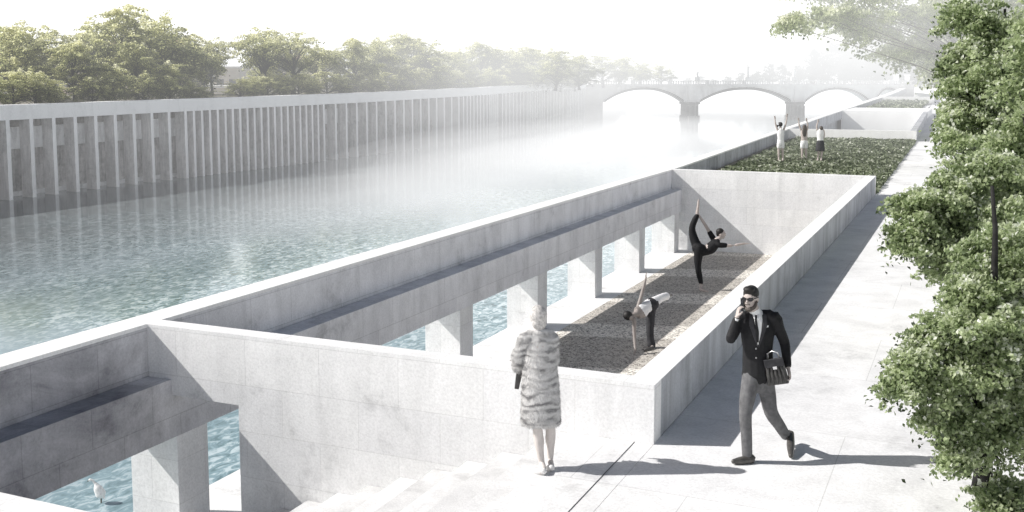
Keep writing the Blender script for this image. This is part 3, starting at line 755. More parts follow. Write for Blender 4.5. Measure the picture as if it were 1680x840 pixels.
# (px of the trunk, px y of the crown top, distance, prototype, width factor, label)
bt = [(-30, 40, 88, 0, 1.1, 'dark tree cut by the left picture edge'), (32, 34, 82, 1, 1.15, 'dark dense tree over the first fins of the colonnade'),
      (75, 30, 95, 3, 1.0, 'tall thin crowned tree behind the rose coloured house front'), (118, 62, 80, 0, 1.0, 'bushy tree with a dark forked trunk right of the rose house'),
      (160, 22, 98, 2, 1.2, 'tall pale topped tree third row back above the cream house'), (196, 4, 88, 0, .95, 'tallest tree of the left bank with its crown at the picture top'),
      (222, 70, 80, 1, 1.05, 'low dark tree in front of the tallest tree'), (258, 12, 90, 2, 1.15, 'tall tree right of the tallest one on the left bank'),
      (300, 52, 82, 0, 1.05, 'dark tree just left of the small flat white building'), (345, 52, 104, 3, .8, 'thin pale tree rising behind the flat white building'),
      (428, 34, 96, 3, 1.05, 'yellowish thin tree right of the flat white building'), (438, 100, 98, 1, .9, 'low bushy tree under the yellowish thin tree'),
      (478, 44, 100, 3, 1.0, 'second yellowish tree with bare lower limbs'), (520, 60, 103, 3, 1.0, 'third yellowish tree with sky showing through'), (502, 118, 101, 1, 1.1, 'low round tree between two yellowish trees'),
      (580, 60, 106, 0, 1.0, 'full green tree over the middle of the colonnade'), (625, 56, 110, 2, 1.2, 'full green tree right beside its twin'),
      (668, 52, 116, 0, 1.0, 'full tree with the highest crown of the middle group'), (700, 60, 122, 2, 1.1, 'pale tree closing the middle group'),
      (745, 80, 128, 1, 1.1, 'hazy tree left of the broad round crown'), (790, 66, 132, 0, 1.15, 'broad round hazy crown above the tight fins'),
      (835, 74, 138, 2, 1.3, 'hazy tree right of the broad round crown'), (872, 74, 146, 0, 1.1, 'faint tree over the hazy colonnade end'),
      (912, 80, 152, 1, 1.2, 'faint round tree, second before the bridge'), (950, 88, 165, 0, 1.2, 'faint round tree directly before the bridge end'),
      (990, 88, 205, 1, 1.2, 'very faint tree behind the left end of the bridge'), (1020, 92, 222, 0, 1.1, 'very faint tree behind the first bridge arch'),
      (1052, 98, 240, 2, 1.5, 'very faint tree above the crown of the first arch'), (1085, 106, 255, 1, 1.4, 'last very faint tree of the left treeline')]
for i, (px, pyt, d, k, wf, lab) in enumerate(bt):
    d = max(d, depth(onx(px, 150, -63.5 - 1.5 * (i % 3)))) if px < 900 else d
    top = at(px, pyt, d); base = V((top.x, top.y, 2.3)); h = (top.z - base.z) * 1.06
    put(protos[k], lab, base, h, wf * 1.3, (i * 2.39) % 6.28, 'trees along the far left bank')
bt2 = [(12, 20, 'pale tall tree in the second row left of the rose house'), (140, 30, 'pale tall tree in the second row right of the rose house'), (232, 6, 'pale second row tree just right of the tallest one'), (330, 60, 'small pale second row tree left of the flat white building'),
       (455, 30, 'pale second row tree behind the yellowish trees'), (545, 66, 'pale second row tree between the yellowish and the full green trees'), (603, 50, 'pale second row tree behind the green twins'),
       (648, 50, 'pale second row tree left of the highest middle crown'), (722, 70, 'pale second row tree right of the middle group'), (768, 66, 'pale second row tree left of the broad hazy crown'), (815, 68, 'pale second row tree right of the broad hazy crown'),
       (855, 76, 'faint second row tree over the hazy colonnade'), (895, 78, 'faint second row tree left of the bridge'), (932, 84, 'faint second row tree close to the bridge end')]
for i, (px, pyt, lab) in enumerate(bt2):
    d = depth(onx(px, 150, -74 - (i % 3)))
    if px > 800: d = min(d, 120 + (px - 700) * .32)
    top = at(px, pyt, d); base = V((top.x, top.y, 2.3)); put(protos[(i * 3) % 4 if i % 2 else 2], lab, base, top.z - base.z, 1.35, i * 1.9, 'trees along the far left bank')
# hedge masses that close the view under the crowns
hd = [(-20, 118, 84), (20, 112, 80), (55, 108, 80), (85, 128, 78), (150, 118, 82), (185, 105, 83), (235, 112, 82), (275, 100, 84), (315, 128, 84), (335, 140, 86)]
for i, (px, pyt, d) in enumerate(hd):
    d = depth(onx(px, 150, -61.6))
    top = at(px, pyt, d); base = V((top.x, top.y, 1.7)); h = top.z - base.z
    put(protos[1 if i % 2 else 2], ['dark low bush above the colonnade edge'][0], base, h * 1.05, 1.5, i * 1.7, 'low dark bushes along the top of the colonnade', 'low_bush')
for i, px in enumerate(range(392, 960, 24)):
    d = depth(onx(px, 150, -63)); d = d if px < 800 else min(d, 120 + (px - 700) * .30)
    top = at(px, 150 - px * .03 - 14 - (i * 7 % 11), d); base = V((top.x, top.y, 1.9)); put(protos[1 + i % 2], 'pale low bush growing under the trees of the middle colonnade', base, max(1.2, top.z - base.z), 1.6, i * 1.7, 'pale low bushes under the trees of the middle colonnade', 'low_bush')
# far trees on the right, behind the bridge
ft = [(1128, 126, 420, 1.8), (1150, 124, 400, 1.6), (1172, 126, 400, 1.7), (1196, 124, 380, 1.6), (1216, 118, 360, 1.3), (1240, 110, 340, 1.2), (1262, 102, 330, 1.1), (1288, 104, 320, 1.2), (1312, 98, 310, 1.1),
      (1335, 78, 300, .9), (1362, 66, 300, 1.0), (1390, 58, 295, 1.0), (1420, 52, 290, 1.0), (1450, 50, 285, 1.0), (1480, 56, 280, .9), (1510, 60, 270, .9), (1535, 62, 265, .9), (1400, 92, 270, 1.2), (1440, 90, 265, 1.3), (1350, 100, 275, 1.2), (1500, 96, 225, 1.3), (1535, 88, 205, 1.1), (1566, 70, 200, 1.0), (1600, 60, 190, 1.0), (1640, 50, 190, 1.0), (1680, 50, 190, 1.0)]
fl = ['grey low hazy tree far beyond the river bend', 'grey hazy tree on the wooded slope behind the bridge', 'darker grey tree behind the curved ramp']
for i, (px, pyt, d, wf) in enumerate(ft):
    top = at(px, pyt, d); base = V((top.x, top.y, 1.5)); h = top.z - base.z
    q = 0 if d > 375 else (2 if d < 230 else 1)
    e = put(pfar[i % 3], fl[q], base, h, wf, i * 1.3, ['grey low hazy trees far beyond the river bend', 'grey hazy trees on the wooded slope behind the bridge', 'darker grey trees behind the curved ramp'][q], 'far_tree')
# --- right bank trees
rng = np.random.default_rng(5); random.seed(5)
def lobe(px, py, d, rx, rz, ry=None):
    c = at(px, py, d); s = d / F; return (tuple(c), (rx * s, (ry or rx) * s, rz * s))
def gpt(px, d, z=0):   # ground point in the direction of px at depth d
    p = at(px, 150, d); return V((p.x, p.y, z))
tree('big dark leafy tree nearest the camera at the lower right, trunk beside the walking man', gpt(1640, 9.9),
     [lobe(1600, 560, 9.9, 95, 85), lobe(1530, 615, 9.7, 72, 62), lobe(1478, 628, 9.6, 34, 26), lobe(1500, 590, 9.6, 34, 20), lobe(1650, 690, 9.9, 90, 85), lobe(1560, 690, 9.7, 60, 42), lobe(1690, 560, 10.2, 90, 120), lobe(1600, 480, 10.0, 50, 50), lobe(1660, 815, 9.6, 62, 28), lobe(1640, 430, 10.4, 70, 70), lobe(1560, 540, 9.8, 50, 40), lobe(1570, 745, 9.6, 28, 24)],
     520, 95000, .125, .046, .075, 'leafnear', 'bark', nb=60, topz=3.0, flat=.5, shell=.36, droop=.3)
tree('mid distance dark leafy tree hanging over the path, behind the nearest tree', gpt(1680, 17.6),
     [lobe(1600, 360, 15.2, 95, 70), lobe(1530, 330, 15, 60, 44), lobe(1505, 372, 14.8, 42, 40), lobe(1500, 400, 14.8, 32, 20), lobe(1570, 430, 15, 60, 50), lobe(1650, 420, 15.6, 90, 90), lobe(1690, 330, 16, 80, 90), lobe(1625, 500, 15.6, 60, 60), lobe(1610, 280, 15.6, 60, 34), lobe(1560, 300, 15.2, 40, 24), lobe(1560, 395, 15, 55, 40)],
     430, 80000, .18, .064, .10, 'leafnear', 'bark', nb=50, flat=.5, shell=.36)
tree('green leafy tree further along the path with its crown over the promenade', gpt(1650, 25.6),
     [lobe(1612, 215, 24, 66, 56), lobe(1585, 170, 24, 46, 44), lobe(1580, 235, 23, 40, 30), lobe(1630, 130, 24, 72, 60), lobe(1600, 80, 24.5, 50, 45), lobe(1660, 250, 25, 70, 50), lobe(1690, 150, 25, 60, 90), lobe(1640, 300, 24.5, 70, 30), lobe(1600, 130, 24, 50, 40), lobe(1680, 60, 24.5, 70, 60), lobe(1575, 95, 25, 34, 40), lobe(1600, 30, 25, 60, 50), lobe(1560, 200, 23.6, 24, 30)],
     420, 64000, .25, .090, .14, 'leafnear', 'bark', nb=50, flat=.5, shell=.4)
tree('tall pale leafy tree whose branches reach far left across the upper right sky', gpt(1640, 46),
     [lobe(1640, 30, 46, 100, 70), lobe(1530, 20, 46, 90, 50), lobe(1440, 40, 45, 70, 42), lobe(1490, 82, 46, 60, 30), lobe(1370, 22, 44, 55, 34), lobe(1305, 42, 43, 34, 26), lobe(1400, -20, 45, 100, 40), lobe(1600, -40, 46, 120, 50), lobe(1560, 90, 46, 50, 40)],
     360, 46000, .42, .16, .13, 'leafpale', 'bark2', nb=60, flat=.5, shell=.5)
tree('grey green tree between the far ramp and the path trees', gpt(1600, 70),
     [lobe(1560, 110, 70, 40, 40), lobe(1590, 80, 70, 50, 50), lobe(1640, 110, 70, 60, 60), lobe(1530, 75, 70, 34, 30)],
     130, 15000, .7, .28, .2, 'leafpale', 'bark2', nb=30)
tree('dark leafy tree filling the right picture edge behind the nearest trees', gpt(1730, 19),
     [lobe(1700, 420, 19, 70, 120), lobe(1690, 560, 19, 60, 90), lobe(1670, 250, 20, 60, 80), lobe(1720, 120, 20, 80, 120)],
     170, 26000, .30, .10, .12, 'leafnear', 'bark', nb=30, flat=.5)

# --- white handrail at the outer edge of the path
def rail(pts, lab):
    e = empty('handrail', tuple(pts[0]), lab, 'handrail')
    mb = MB(); mb.tube([p + V((0, 0, 1.0)) for p in pts], .03, 8); mb.build('top_rail', M['rail'], e)
    for p in pts:
        mb = MB(); mb.tube([p, p + V((0, 0, 1.0))], .022, 8); mb.build('post', M['rail'], e)
p0 = V((-.1, 24.6, 0)); rail([V((-.35, 24.2, 0)), V((.3, 24.2, 0)), V((.95, 24.2, 0))], 'short white handrail seen through the leaves half way up the right edge')
rail([onz(1562, 285, 0), onz(1590, 283, 0), onz(1625, 282, 0)], 'white handrail at the path bend, seen through the leaves below the upper trees')

# --- planting on the roofs (nobody could count it)
def planting(name, y0, y1, n, ls, xin, rin, label, hgt=.16):
    y = y0 + (y1 - y0) * rng.random(n); P = np.empty((n, 3)); t = rng.random(n)
    for i in range(n):
        a = inner(qouter(y[i]), y[i]); b = router(y[i]); P[i] = (a.x + xin + t[i] * (b.x - rin - a.x - xin), y[i], a.z - T + .02)
    tn = rng.normal(.45, .2, n)
    bump = np.sin(P[:, 0] * 2.3 + np.sin(P[:, 1] * .9) * 1.5) * np.sin(P[:, 1] * 1.7 + P[:, 0] * .7)
    P[:, 2] += (.5 + .5 * bump) * hgt * rng.random(n) + .02; tn += bump * .16
    me = leaves_mesh(name, P, ls, M['leaffield'], up=.55, droop=-.05, tint=tn, sizevar=.7)
    o = bpy.data.objects.new(name, me); col.objects.link(o); return tag(o, label, 'ground cover', kind='stuff')
planting('ground_cover', 38.6, 72.4, 42000, .19, .55, .0, 'dense low leafy planting that covers the roof the three girls stand on')
planting('ground_cover', yb + 14, yc - .5, 9000, .55, .7, .8, 'narrow strip of low planting beyond the second court', .3)

# ================================================================== PEOPLE
class Blob:
    def __init__(s): s.mb = MB()
    def ell(s, c, r, ax=None, seg=14):
        c = V(c); ax = ax or (V((1, 0, 0)), V((0, 1, 0)), V((0, 0, 1))); n_ = seg; k = seg // 2 + 1; vs = [c + ax[2] * r[2]]; fs = []
        for i in range(1, k):
            th = math.pi * i / k
            for j in range(n_):
                ph = 2 * math.pi * j / n_
                vs.append(c + ax[0] * r[0] * math.sin(th) * math.cos(ph) + ax[1] * r[1] * math.sin(th) * math.sin(ph) + ax[2] * r[2] * math.cos(th))
        vs.append(c - ax[2] * r[2]); e = len(vs) - 1
        for j in range(n_): fs.append([0, 1 + j, 1 + (j + 1) % n_]); fs.append([e, 1 + (k - 2) * n_ + (j + 1) % n_, 1 + (k - 2) * n_ + j])
        for i in range(k - 2):
            for j in range(n_): a = 1 + i * n_; fs.append([a + j, a + n_ + j, a + n_ + (j + 1) % n_, a + (j + 1) % n_])
        s.mb.add(vs, fs); return s
    def tube(s, pts, rad, side=None, seg=14, sub=3, cap=True):
        """smooth tapering limb; rad entries are r or (a, b) with a along the side vector"""
        pts = [V(p) for p in pts]; rad = [(r, r) if not isinstance(r, tuple) else r for r in rad]; P = []; Q = []
        n_ = len(pts)
        for i in range(n_ - 1):
            p0, p1, p2, p3 = pts[max(i - 1, 0)], pts[i], pts[i + 1], pts[min(i + 2, n_ - 1)]
            for k in range(sub):
                t = k / sub
                P.append(.5 * ((2 * p1) + (p2 - p0) * t + (2 * p0 - 5 * p1 + 4 * p2 - p3) * t * t + (3 * p1 - p0 - 3 * p2 + p3) * t ** 3))
                u = t * t * (3 - 2 * t); Q.append((rad[i][0] * (1 - u) + rad[i + 1][0] * u, rad[i][1] * (1 - u) + rad[i + 1][1] * u))
        P.append(pts[-1]); Q.append(rad[-1]); rings = []; side = V(side) if side is not None else RT
        for i, p in enumerate(P):
            t = (P[min(i + 1, len(P) - 1)] - P[max(i - 1, 0)]).normalized()
            a = side - t * side.dot(t)
            a = a.normalized() if a.length > .15 else t.orthogonal().normalized()
            b = t.cross(a)
            rings.append([p + a * Q[i][0] * math.cos(2 * math.pi * k / seg) + b * Q[i][1] * math.sin(2 * math.pi * k / seg) for k in range(seg)])
        vs = [q for r_ in rings for q in r_]; fs = []
        for i in range(len(P) - 1):
            for k in range(seg): fs.append([i * seg + k, i * seg + (k + 1) % seg, (i + 1) * seg + (k + 1) % seg, (i + 1) * seg + k])
        fs += [list(range(seg))[::-1], [(len(P) - 1) * seg + k for k in range(seg)]]
        s.mb.add(vs, fs)
        if cap:
            for p, q in ((pts[0], rad[0]), (pts[-1], rad[-1])):
                m_ = min(q); s.ell(p, (m_, m_, m_), seg=10)
        return s
    def hand(s, w_, d, n, side, sc=1.0, curl=.5, thumb=1):
        """palm, four unequal curled fingers and a thumb; n = palm normal (fingers bend towards it), side = towards the thumb"""
        w_, d, n, side = V(w_), V(d).normalized(), V(n).normalized(), V(side).normalized()
        s.tube([w_, w_ + d * .045 * sc, w_ + d * .092 * sc], [(.026 * sc, .019 * sc), (.040 * sc, .017 * sc), (.040 * sc, .014 * sc)], side=side, seg=10)
        for i, ln in enumerate((.072, .082, .077, .060)):
            b = w_ + d * .088 * sc + side * (.029 - .0193 * i) * sc
            d1 = (d * math.cos(curl * .6) + n * math.sin(curl * .6) + side * (.10 - .07 * i)).normalized(); d2 = (d * math.cos(curl * 1.7) + n * math.sin(curl * 1.7)).normalized()
            s.tube([b, b + d1 * ln * .5 * sc, b + d1 * ln * .5 * sc + d2 * ln * .5 * sc], [.0095 * sc, .0088 * sc, .0072 * sc], seg=8, sub=2)
        b = w_ + d * .028 * sc + side * .026 * sc
        s.tube([b, b + (side * .75 + d * .6 + n * .2).normalized() * .035 * sc, b + (side * .6 + d * .8 + n * .35).normalized() * .066 * sc], [.014 * sc, .011 * sc, .008 * sc], seg=8, sub=2)
        return s
    def head(s, c, f, u, sc=1.0):
        c, f = V(c), V(f).normalized(); u = (V(u) - f * V(u).dot(f)).normalized(); r = f.cross(u); ax = (r, f, u)
        s.ell(c + u * .022 * sc - f * .012 * sc, (.076 * sc, .094 * sc, .098 * sc), ax, 18)
        s.ell(c - u * .045 * sc + f * .028 * sc, (.055 * sc, .062 * sc, .066 * sc), ax, 14)
        s.ell(c - u * .088 * sc + f * .064 * sc, (.024 * sc, .022 * sc, .020 * sc), ax, 10)
        s.ell(c + f * .098 * sc - u * .018 * sc, (.013 * sc, .022 * sc, .012 * sc), ax, 10)
        s.tube([c + f * .082 * sc + u * .02 * sc, c + f * .104 * sc - u * .014 * sc], [.009 * sc, .012 * sc], seg=8)
        s.tube([c + f * .082 * sc + u * .030 * sc - r * .045 * sc, c + f * .092 * sc + u * .032 * sc, c + f * .082 * sc + u * .030 * sc + r * .045 * sc], [.011 * sc] * 3, seg=8)
        s.tube([c + f * .076 * sc - u * .058 * sc - r * .022 * sc, c + f * .090 * sc - u * .056 * sc, c + f * .076 * sc - u * .058 * sc + r * .022 * sc], [.008 * sc] * 3, seg=8)
        for q in (-1, 1): s.ell(c + r * .077 * q * sc - f * .012 * sc - u * .01 * sc, (.011 * sc, .020 * sc, .031 * sc), ax, 10)
        return s
    def build(s, name, mat, parent, voxel=.008, smooth=3):
        me = bpy.data.meshes.new(name); me.from_pydata([tuple(v) for v in s.mb.v], [], s.mb.f); me.update()
        o = bpy.data.objects.new(name, me); col.objects.link(o)
        m = o.modifiers.new('r', 'REMESH'); m.mode = 'VOXEL'; m.voxel_size = voxel; m.use_smooth_shade = True
        if smooth: q = o.modifiers.new('s', 'SMOOTH'); q.iterations = smooth; q.factor = .5
        dg = bpy.context.evaluated_depsgraph_get(); ne = bpy.data.meshes.new_from_object(o.evaluated_get(dg))
        bpy.data.objects.remove(o); bpy.data.meshes.remove(me); ne.name = name
        ne.materials.clear(); ne.materials.append(mat)
        ne.polygons.foreach_set('use_smooth', [True] * len(ne.polygons))
        return link(bpy.data.objects.new(name, ne), parent)
def bvh(o): return BVHTree.FromPolygons([v.co for v in o.data.vertices], [list(p.vertices) for p in o.data.polygons])
def patch(name, o, left, right, mat, parent, off=.004, rows=14, cols_=6, thick=.004):
    """cloth panel laid on the camera side of a mesh; left and right are pixel polylines of equal length"""
    t = bvh(o) if not isinstance(o, BVHTree) else o; vs = []; fs = []
    def pl(pts, u):
        x = u * (len(pts) - 1); i = min(int(x), len(pts) - 2); k = x - i
        return (pts[i][0] * (1 - k) + pts[i + 1][0] * k, pts[i][1] * (1 - k) + pts[i + 1][1] * k)
    last = None
    for i in range(rows + 1):
        a = pl(left, i / rows); b = pl(right, i / rows)
        for j in range(cols_ + 1):
            q = j / cols_; r = ray(a[0] * (1 - q) + b[0] * q, a[1] * (1 - q) + b[1] * q).normalized()
            h = t.ray_cast(C0, r)
            if h[0] is None: p = C0 + r * (last or 11)
            else: p = h[0]; last = (p - C0).length
            vs.append(p - r * off)
    for i in range(rows):
        for j in range(cols_): k = i * (cols_ + 1) + j; fs.append([k, k + 1, k + cols_ + 2, k + cols_ + 1])
    ob = meshobj(name, vs, fs, mat, parent, smooth=True)
    m = ob.modifiers.new('t', 'SOLIDIFY'); m.thickness = thick; m.offset = 1
    return ob
Z = V((0, 0, 1))
def axes(f, u):
    f = V(f).normalized(); u = (V(u) - f * V(u).dot(f)).normalized(); return f.cross(u), f, u

# ------------------------------------------------------------------ walking man
dm = depth(onz(1228, 755, 0))
def J(px, py, dd=0.0): return at(px, py, dm + dd)
man = empty('person', tuple(onz(1240, 750, 0)), 'man in a black blazer and grey trousers walking on the path, phone at his ear', 'person')
sR, sL = J(1216, 522, .03), J(1270, 520, -.03)
hipR, hipL = J(1231, 617, 0), J(1254, 617, .02)
kR, kL = J(1223, 678, -.10), J(1265, 676, .10)
aR, aL = J(1226, 742, -.06), J(1290, 716, .42)
eR, eL = J(1199, 556, -.08), J(1287, 562, .02)
wR, wL = J(1209, 521, -.10), J(1293, 603, -.10)
neck0, neck1 = J(1241, 519, .02), J(1236, 505, -.02)
hc = J(1231.5, 489, -.05)
ff = (-RT * .55 - FH * .80 - Z * .10); hr, hf, hu = axes(ff, Z * 1 - RT * .05)
b = Blob()
b.head(hc, hf, hu, .98)
b.tube([neck0 - Z * .04, neck0, neck1, hc - hu * .05 - hf * .01], [.075, .062, .056, .052])
b.tube([J(1242, 617), J(1242, 595), J(1243, 565), J(1243, 535), J(1242, 521)], [(.15, .10), (.13, .09), (.145, .10), (.17, .105), (.12, .075)])
b.tube([sR, eR, wR], [.052, .042, .026]); b.tube([sL, eL, wL], [.052, .042, .026])
b.tube([hipR, kR, aR], [.072, .050, .036]); b.tube([hipL, kL, aL], [.072, .048, .034])
for a_, toe, heel in ((aR, onz(1205, 756, .025), onz(1233, 753, .03)), (aL, onz(1296.5, 746, .03), J(1296, 712, .46))):
    b.tube([a_, heel.lerp(a_, .45), heel, heel.lerp(toe, .6), toe], [.036, .036, .032, .032, .022])
b.hand(wR, J(1213.5, 498, -.04) - wR, RT * .9 + FH * .1, -FH * .8 + RT * .1, .95, .7)
b.hand(wL, J(1297, 622, -.14) - wL, -RT * .9 - FH * .1, -FH * .8 - Z * .1, 1.0, 1.0)
bd = b.build('body', M['skin'], man, .0065, 2)
# hair, beard, sunglasses
h = Blob(); h.ell(hc + hu * .045 - hf * .022, (.082, .096, .088), (hr, hf, hu), 18); h.ell(hc + hu * .105 + hf * .03, (.062, .060, .034), (hr, hf, hu), 14); h.ell(hc - hf * .060 - hu * .02, (.066, .046, .075), (hr, hf, hu), 14)
hm = h.build('hair', M['hairdark'], man, .008, 2)
h = Blob(); h.tube([hc + hr * .068 - hu * .03 + hf * .015, hc + hr * .055 - hu * .080 + hf * .045, hc - hu * .104 + hf * .078, hc - hr * .055 - hu * .080 + hf * .045, hc - hr * .068 - hu * .03 + hf * .015], [.012, .020, .025, .020, .012], seg=8)
h.tube([hc + hr * .028 - hu * .045 + hf * .096, hc - hu * .040 + hf * .106, hc - hr * .028 - hu * .045 + hf * .096], [.007] * 3, seg=8); h.build('beard', M['hairbrown'], man, .006, 1)
mb = MB()
for q in (-1, 1):
    c_ = hc + hr * .034 * q + hf * .096 + hu * .012; k = len(mb.v)
    vs = []; 
    for off in (0, -.010):
        for i in range(12): a_ = i * math.pi / 6; vs.append(c_ + hr * .030 * math.cos(a_) + hu * .023 * math.sin(a_) + hf * (off - .012 * abs(math.cos(a_)) * (1 if q * math.cos(a_) > 0 else 0)))
    mb.add(vs, [list(range(12)), list(range(12, 24))[::-1]] + [[i, (i + 1) % 12, 12 + (i + 1) % 12, 12 + i] for i in range(12)])
    mb.tube([hc + hr * .062 * q + hf * .084 + hu * .016, hc + hr * .083 * q + hu * .012 - hf * .01], .004, 6)
mb.tube([hc + hr * .01 + hf * .104 + hu * .016, hc - hr * .01 + hf * .104 + hu * .016], .004, 6)
mb.build('sunglasses', M['lens'], man)
# shirt under the jacket
b = Blob(); b.tube([J(1242, 610), J(1243, 565), J(1243, 535), J(1241.5, 519, .0), J(1239, 512, -.01)], [(.12, .085), (.12, .085), (.14, .095), (.085, .075), (.066, .066)])
shirt = b.build('shirt', M['white'], man, .01)
b = Blob()
b.tube([J(1244, 616, .01), J(1243.5, 600, .01), J(1243, 572, .01), J(1243, 545), J(1243, 528), J(1242, 519, .02)], [(.178, .130), (.165, .125), (.160, .120), (.180, .128), (.178, .105), (.095, .082)])
b.tube([J(1236, 519, .02), sR, sR.lerp(eR, .5), eR, eR.lerp(wR, .5), wR.lerp(eR, .12)], [.070, .070, .060, .055, .048, .040])
b.tube([J(1249, 519, .02), sL, sL.lerp(eL, .5), eL, eL.lerp(wL, .5), wL.lerp(eL, .10)], [.070, .070, .060, .055, .048, .040])
jk = b.build('blazer', M['black'], man, .009, 2)
jb = bvh(jk)
patch('shirt_front', jb, [(1236, 514), (1237.5, 525), (1240, 545), (1243, 566)], [(1250, 514), (1251, 525), (1249, 545), (1244, 566)], M['white'], man, .006, 14, 8)
patch('tie', jb, [(1237.2, 517), (1238, 524), (1239.3, 545), (1241.5, 562)], [(1242, 517), (1241.5, 524), (1245.2, 545), (1245, 562)], M['black'], man, .015, 12, 4)
patch('collar', jb, [(1233.5, 510), (1235, 518), (1237, 523)], [(1237.5, 511), (1238.5, 517), (1238.8, 523)], M['white'], man, .017, 6, 3)
patch('collar', jb, [(1244, 511), (1242.5, 517), (1242, 523)], [(1250, 509), (1249.5, 517), (1246, 526)], M['white'], man, .017, 6, 3)
patch('lapel', jb, [(1229, 516), (1229, 533), (1235, 550), (1243, 571)], [(1235.5, 513), (1237, 530), (1240, 549), (1243.6, 568)], M['skirt'], man, .010, 14, 4)
patch('lapel', jb, [(1251.5, 513), (1252, 530), (1249, 548), (1244.4, 568)], [(1258, 516), (1259, 534), (1253, 551), (1245, 571)], M['skirt'], man, .010, 14, 4)
patch('pocket_square', jb, [(1254, 535.5), (1254, 538)], [(1261, 533.5), (1261, 536.5)], M['white'], man, .009, 3, 5)
for yb_ in (572, 587):
    q = at(1240.5, yb_, dm - .14); hh = jb.ray_cast(C0, (q - C0).normalized()); bb = Blob(); bb.ell((hh[0] if hh[0] else q), (.010, .010, .010), seg=8); bb.build('button', M['metal'], man, .003, 0)
patch('shirt_cuff', bvh(bd), [(1206.5, 526), (1206, 522)], [(1214.5, 529), (1215, 525)], M['white'], man, .010, 4, 6)
b = Blob()
b.tube([J(1243, 604, .01), J(1243, 617, .01), J(1243, 630, .01)], [(.150, .105), (.160, .115), (.120, .10)])
b.tube([J(1233, 615), hipR.lerp(kR, .5), kR, kR.lerp(aR, .5), J(1226, 748, -.06)], [.098, .086, .068, .060, .055])
b.tube([J(1254, 615, .02), hipL.lerp(kL, .5), kL, kL.lerp(aL, .5), aL.lerp(kL, .06)], [.098, .088, .074, .064, .056])
b.build('trousers', M['trouser'], man, .010, 2)
for a_, toe, heel in ((aR, onz(1203.5, 757, .035), onz(1234, 754, .035)), (aL, onz(1297.5, 748, .035), J(1297, 711, .47))):
    b = Blob(); b.tube([heel.lerp(a_, .35), heel, heel.lerp(toe, .55), toe], [.038, .040, .044, .026]); b.build('shoe', M['shoe'], man, .007, 2)
# phone and briefcase
ph = tag(MB().obox(J(1219.5, 512, -.08), RT * .009, V((0, 0, 1)) * .135 - RT * .006 + FH * .02, FH * .06 - RT * .012).build('mobile_phone', M['lens'], bevel=.003), 'dark mobile phone held to the ear of the walking man', 'phone')
bc = empty('briefcase', tuple(J(1271, 605, -.12)), 'dark leather briefcase under the arm of the walking man', 'briefcase')
cc = J(1273, 607, -.12); u_ = (RT * .93 - FH * .25 - Z * .02).normalized(); v_ = (Z * .95 - RT * .22).normalized(); u_ = (u_ - v_ * u_.dot(v_)).normalized(); n_ = u_.cross(v_)
mb = MB(); prf = [(-.5, -.5, .035), (.5, -.5, .035), (.42, .42, .018), (-.42, .42, .018)]
vs = [cc + u_ * a * .22 + v_ * c_ * .30 - n_ * t for a, c_, t in prf] + [cc + u_ * a * .22 + v_ * c_ * .30 + n_ * t * 1.3 for a, c_, t in prf]
mb.add(vs, [[0, 1, 2, 3], [7, 6, 5, 4], [0, 4, 5, 1], [1, 5, 6, 2], [2, 6, 7, 3], [3, 7, 4, 0]]); mb.build('case', M['leather'], bc, bevel=.012)
fsn = n_ if n_.dot(FH) < 0 else -n_
for q in (-.075, -.04, -.005, .03, .065):
    mb = MB(); mb.tube([cc + u_ * q * .8 + v_ * .10 + fsn * .030, cc + u_ * q * 1.1 - v_ * .02 + fsn * .046, cc + u_ * q * 1.25 - v_ * .14 + fsn * .040], [.012, .019, .014], 8); mb.build('pleat', M['leather'], bc, smooth=True)
mb = MB(); mb.obox(cc - u_ * .1 + v_ * .05 + fsn * .045, u_ * .2, v_ * .09, fsn * .02); mb.build('flap', M['trouserd'], bc, bevel=.006)
mb = MB(); mb.tube([cc - u_ * .06 + v_ * .13, cc - u_ * .05 + v_ * .185, cc + v_ * .21, cc + u_ * .05 + v_ * .185, cc + u_ * .06 + v_ * .13], .009, 8); mb.build('handle', M['metal'], bc, smooth=True)
mb = MB(); mb.obox(cc - u_ * .02 + v_ * .03 + fsn * .064, u_ * .04, v_ * .03, fsn * .008); mb.build('buckle', M['metal'], bc)

# ------------------------------------------------------------------ woman in fur coat
dw = depth(onz(893, 772, 0))
def J(px, py, dd=0.0): return at(px, py, dw + dd)
wo = empty('person', tuple(onz(893, 772, 0)), 'woman with short white hair in a banded pale fur coat, seen from behind', 'person')
hc = J(882, 521); hr, hf, hu = axes(FH * .95 - RT * .3, Z)
sA, sB = J(864, 553, 0), J(904, 553, 0); eA, eB = J(851, 583, .05), J(906, 590, .12); wA, wB = J(851, 603, .20), J(900, 600, .28)
b = Blob(); b.head(hc, hf, hu, .94); b.tube([J(884, 552), J(883, 540), hc - hu * .04], [.060, .050, .050])
b.tube([J(886, 650), J(886, 610), J(886, 575), J(885, 553)], [(.15, .11), (.13, .10), (.15, .11), (.11, .08)])
b.tube([sA, eA, wA], [.048, .038, .025]); b.tube([sB, eB, wB], [.048, .038, .025])
kA, kB = J(882, 706, .0), J(903, 703, .06); an1, an2 = J(889, 760, 0), J(902.5, 755, .08)
b.tube([J(879, 650), kA, J(884, 722), J(886, 742), an1], [.078, .052, .054, .040, .030]); b.tube([J(896, 650, .04), kB, J(903, 718, .07), J(903, 738, .08), an2], [.078, .052, .054, .040, .030])
t1, h1 = onz(874, 773, .015), onz(892, 776, .02); t2, h2 = onz(898, 767, .015), onz(905, 770, .02)
b.tube([an1, h1 + Z * .02, h1.lerp(t1, .6), t1], [.032, .030, .026, .018]); b.tube([an2, h2 + Z * .02, h2.lerp(t2, .6), t2], [.032, .030, .026, .018])
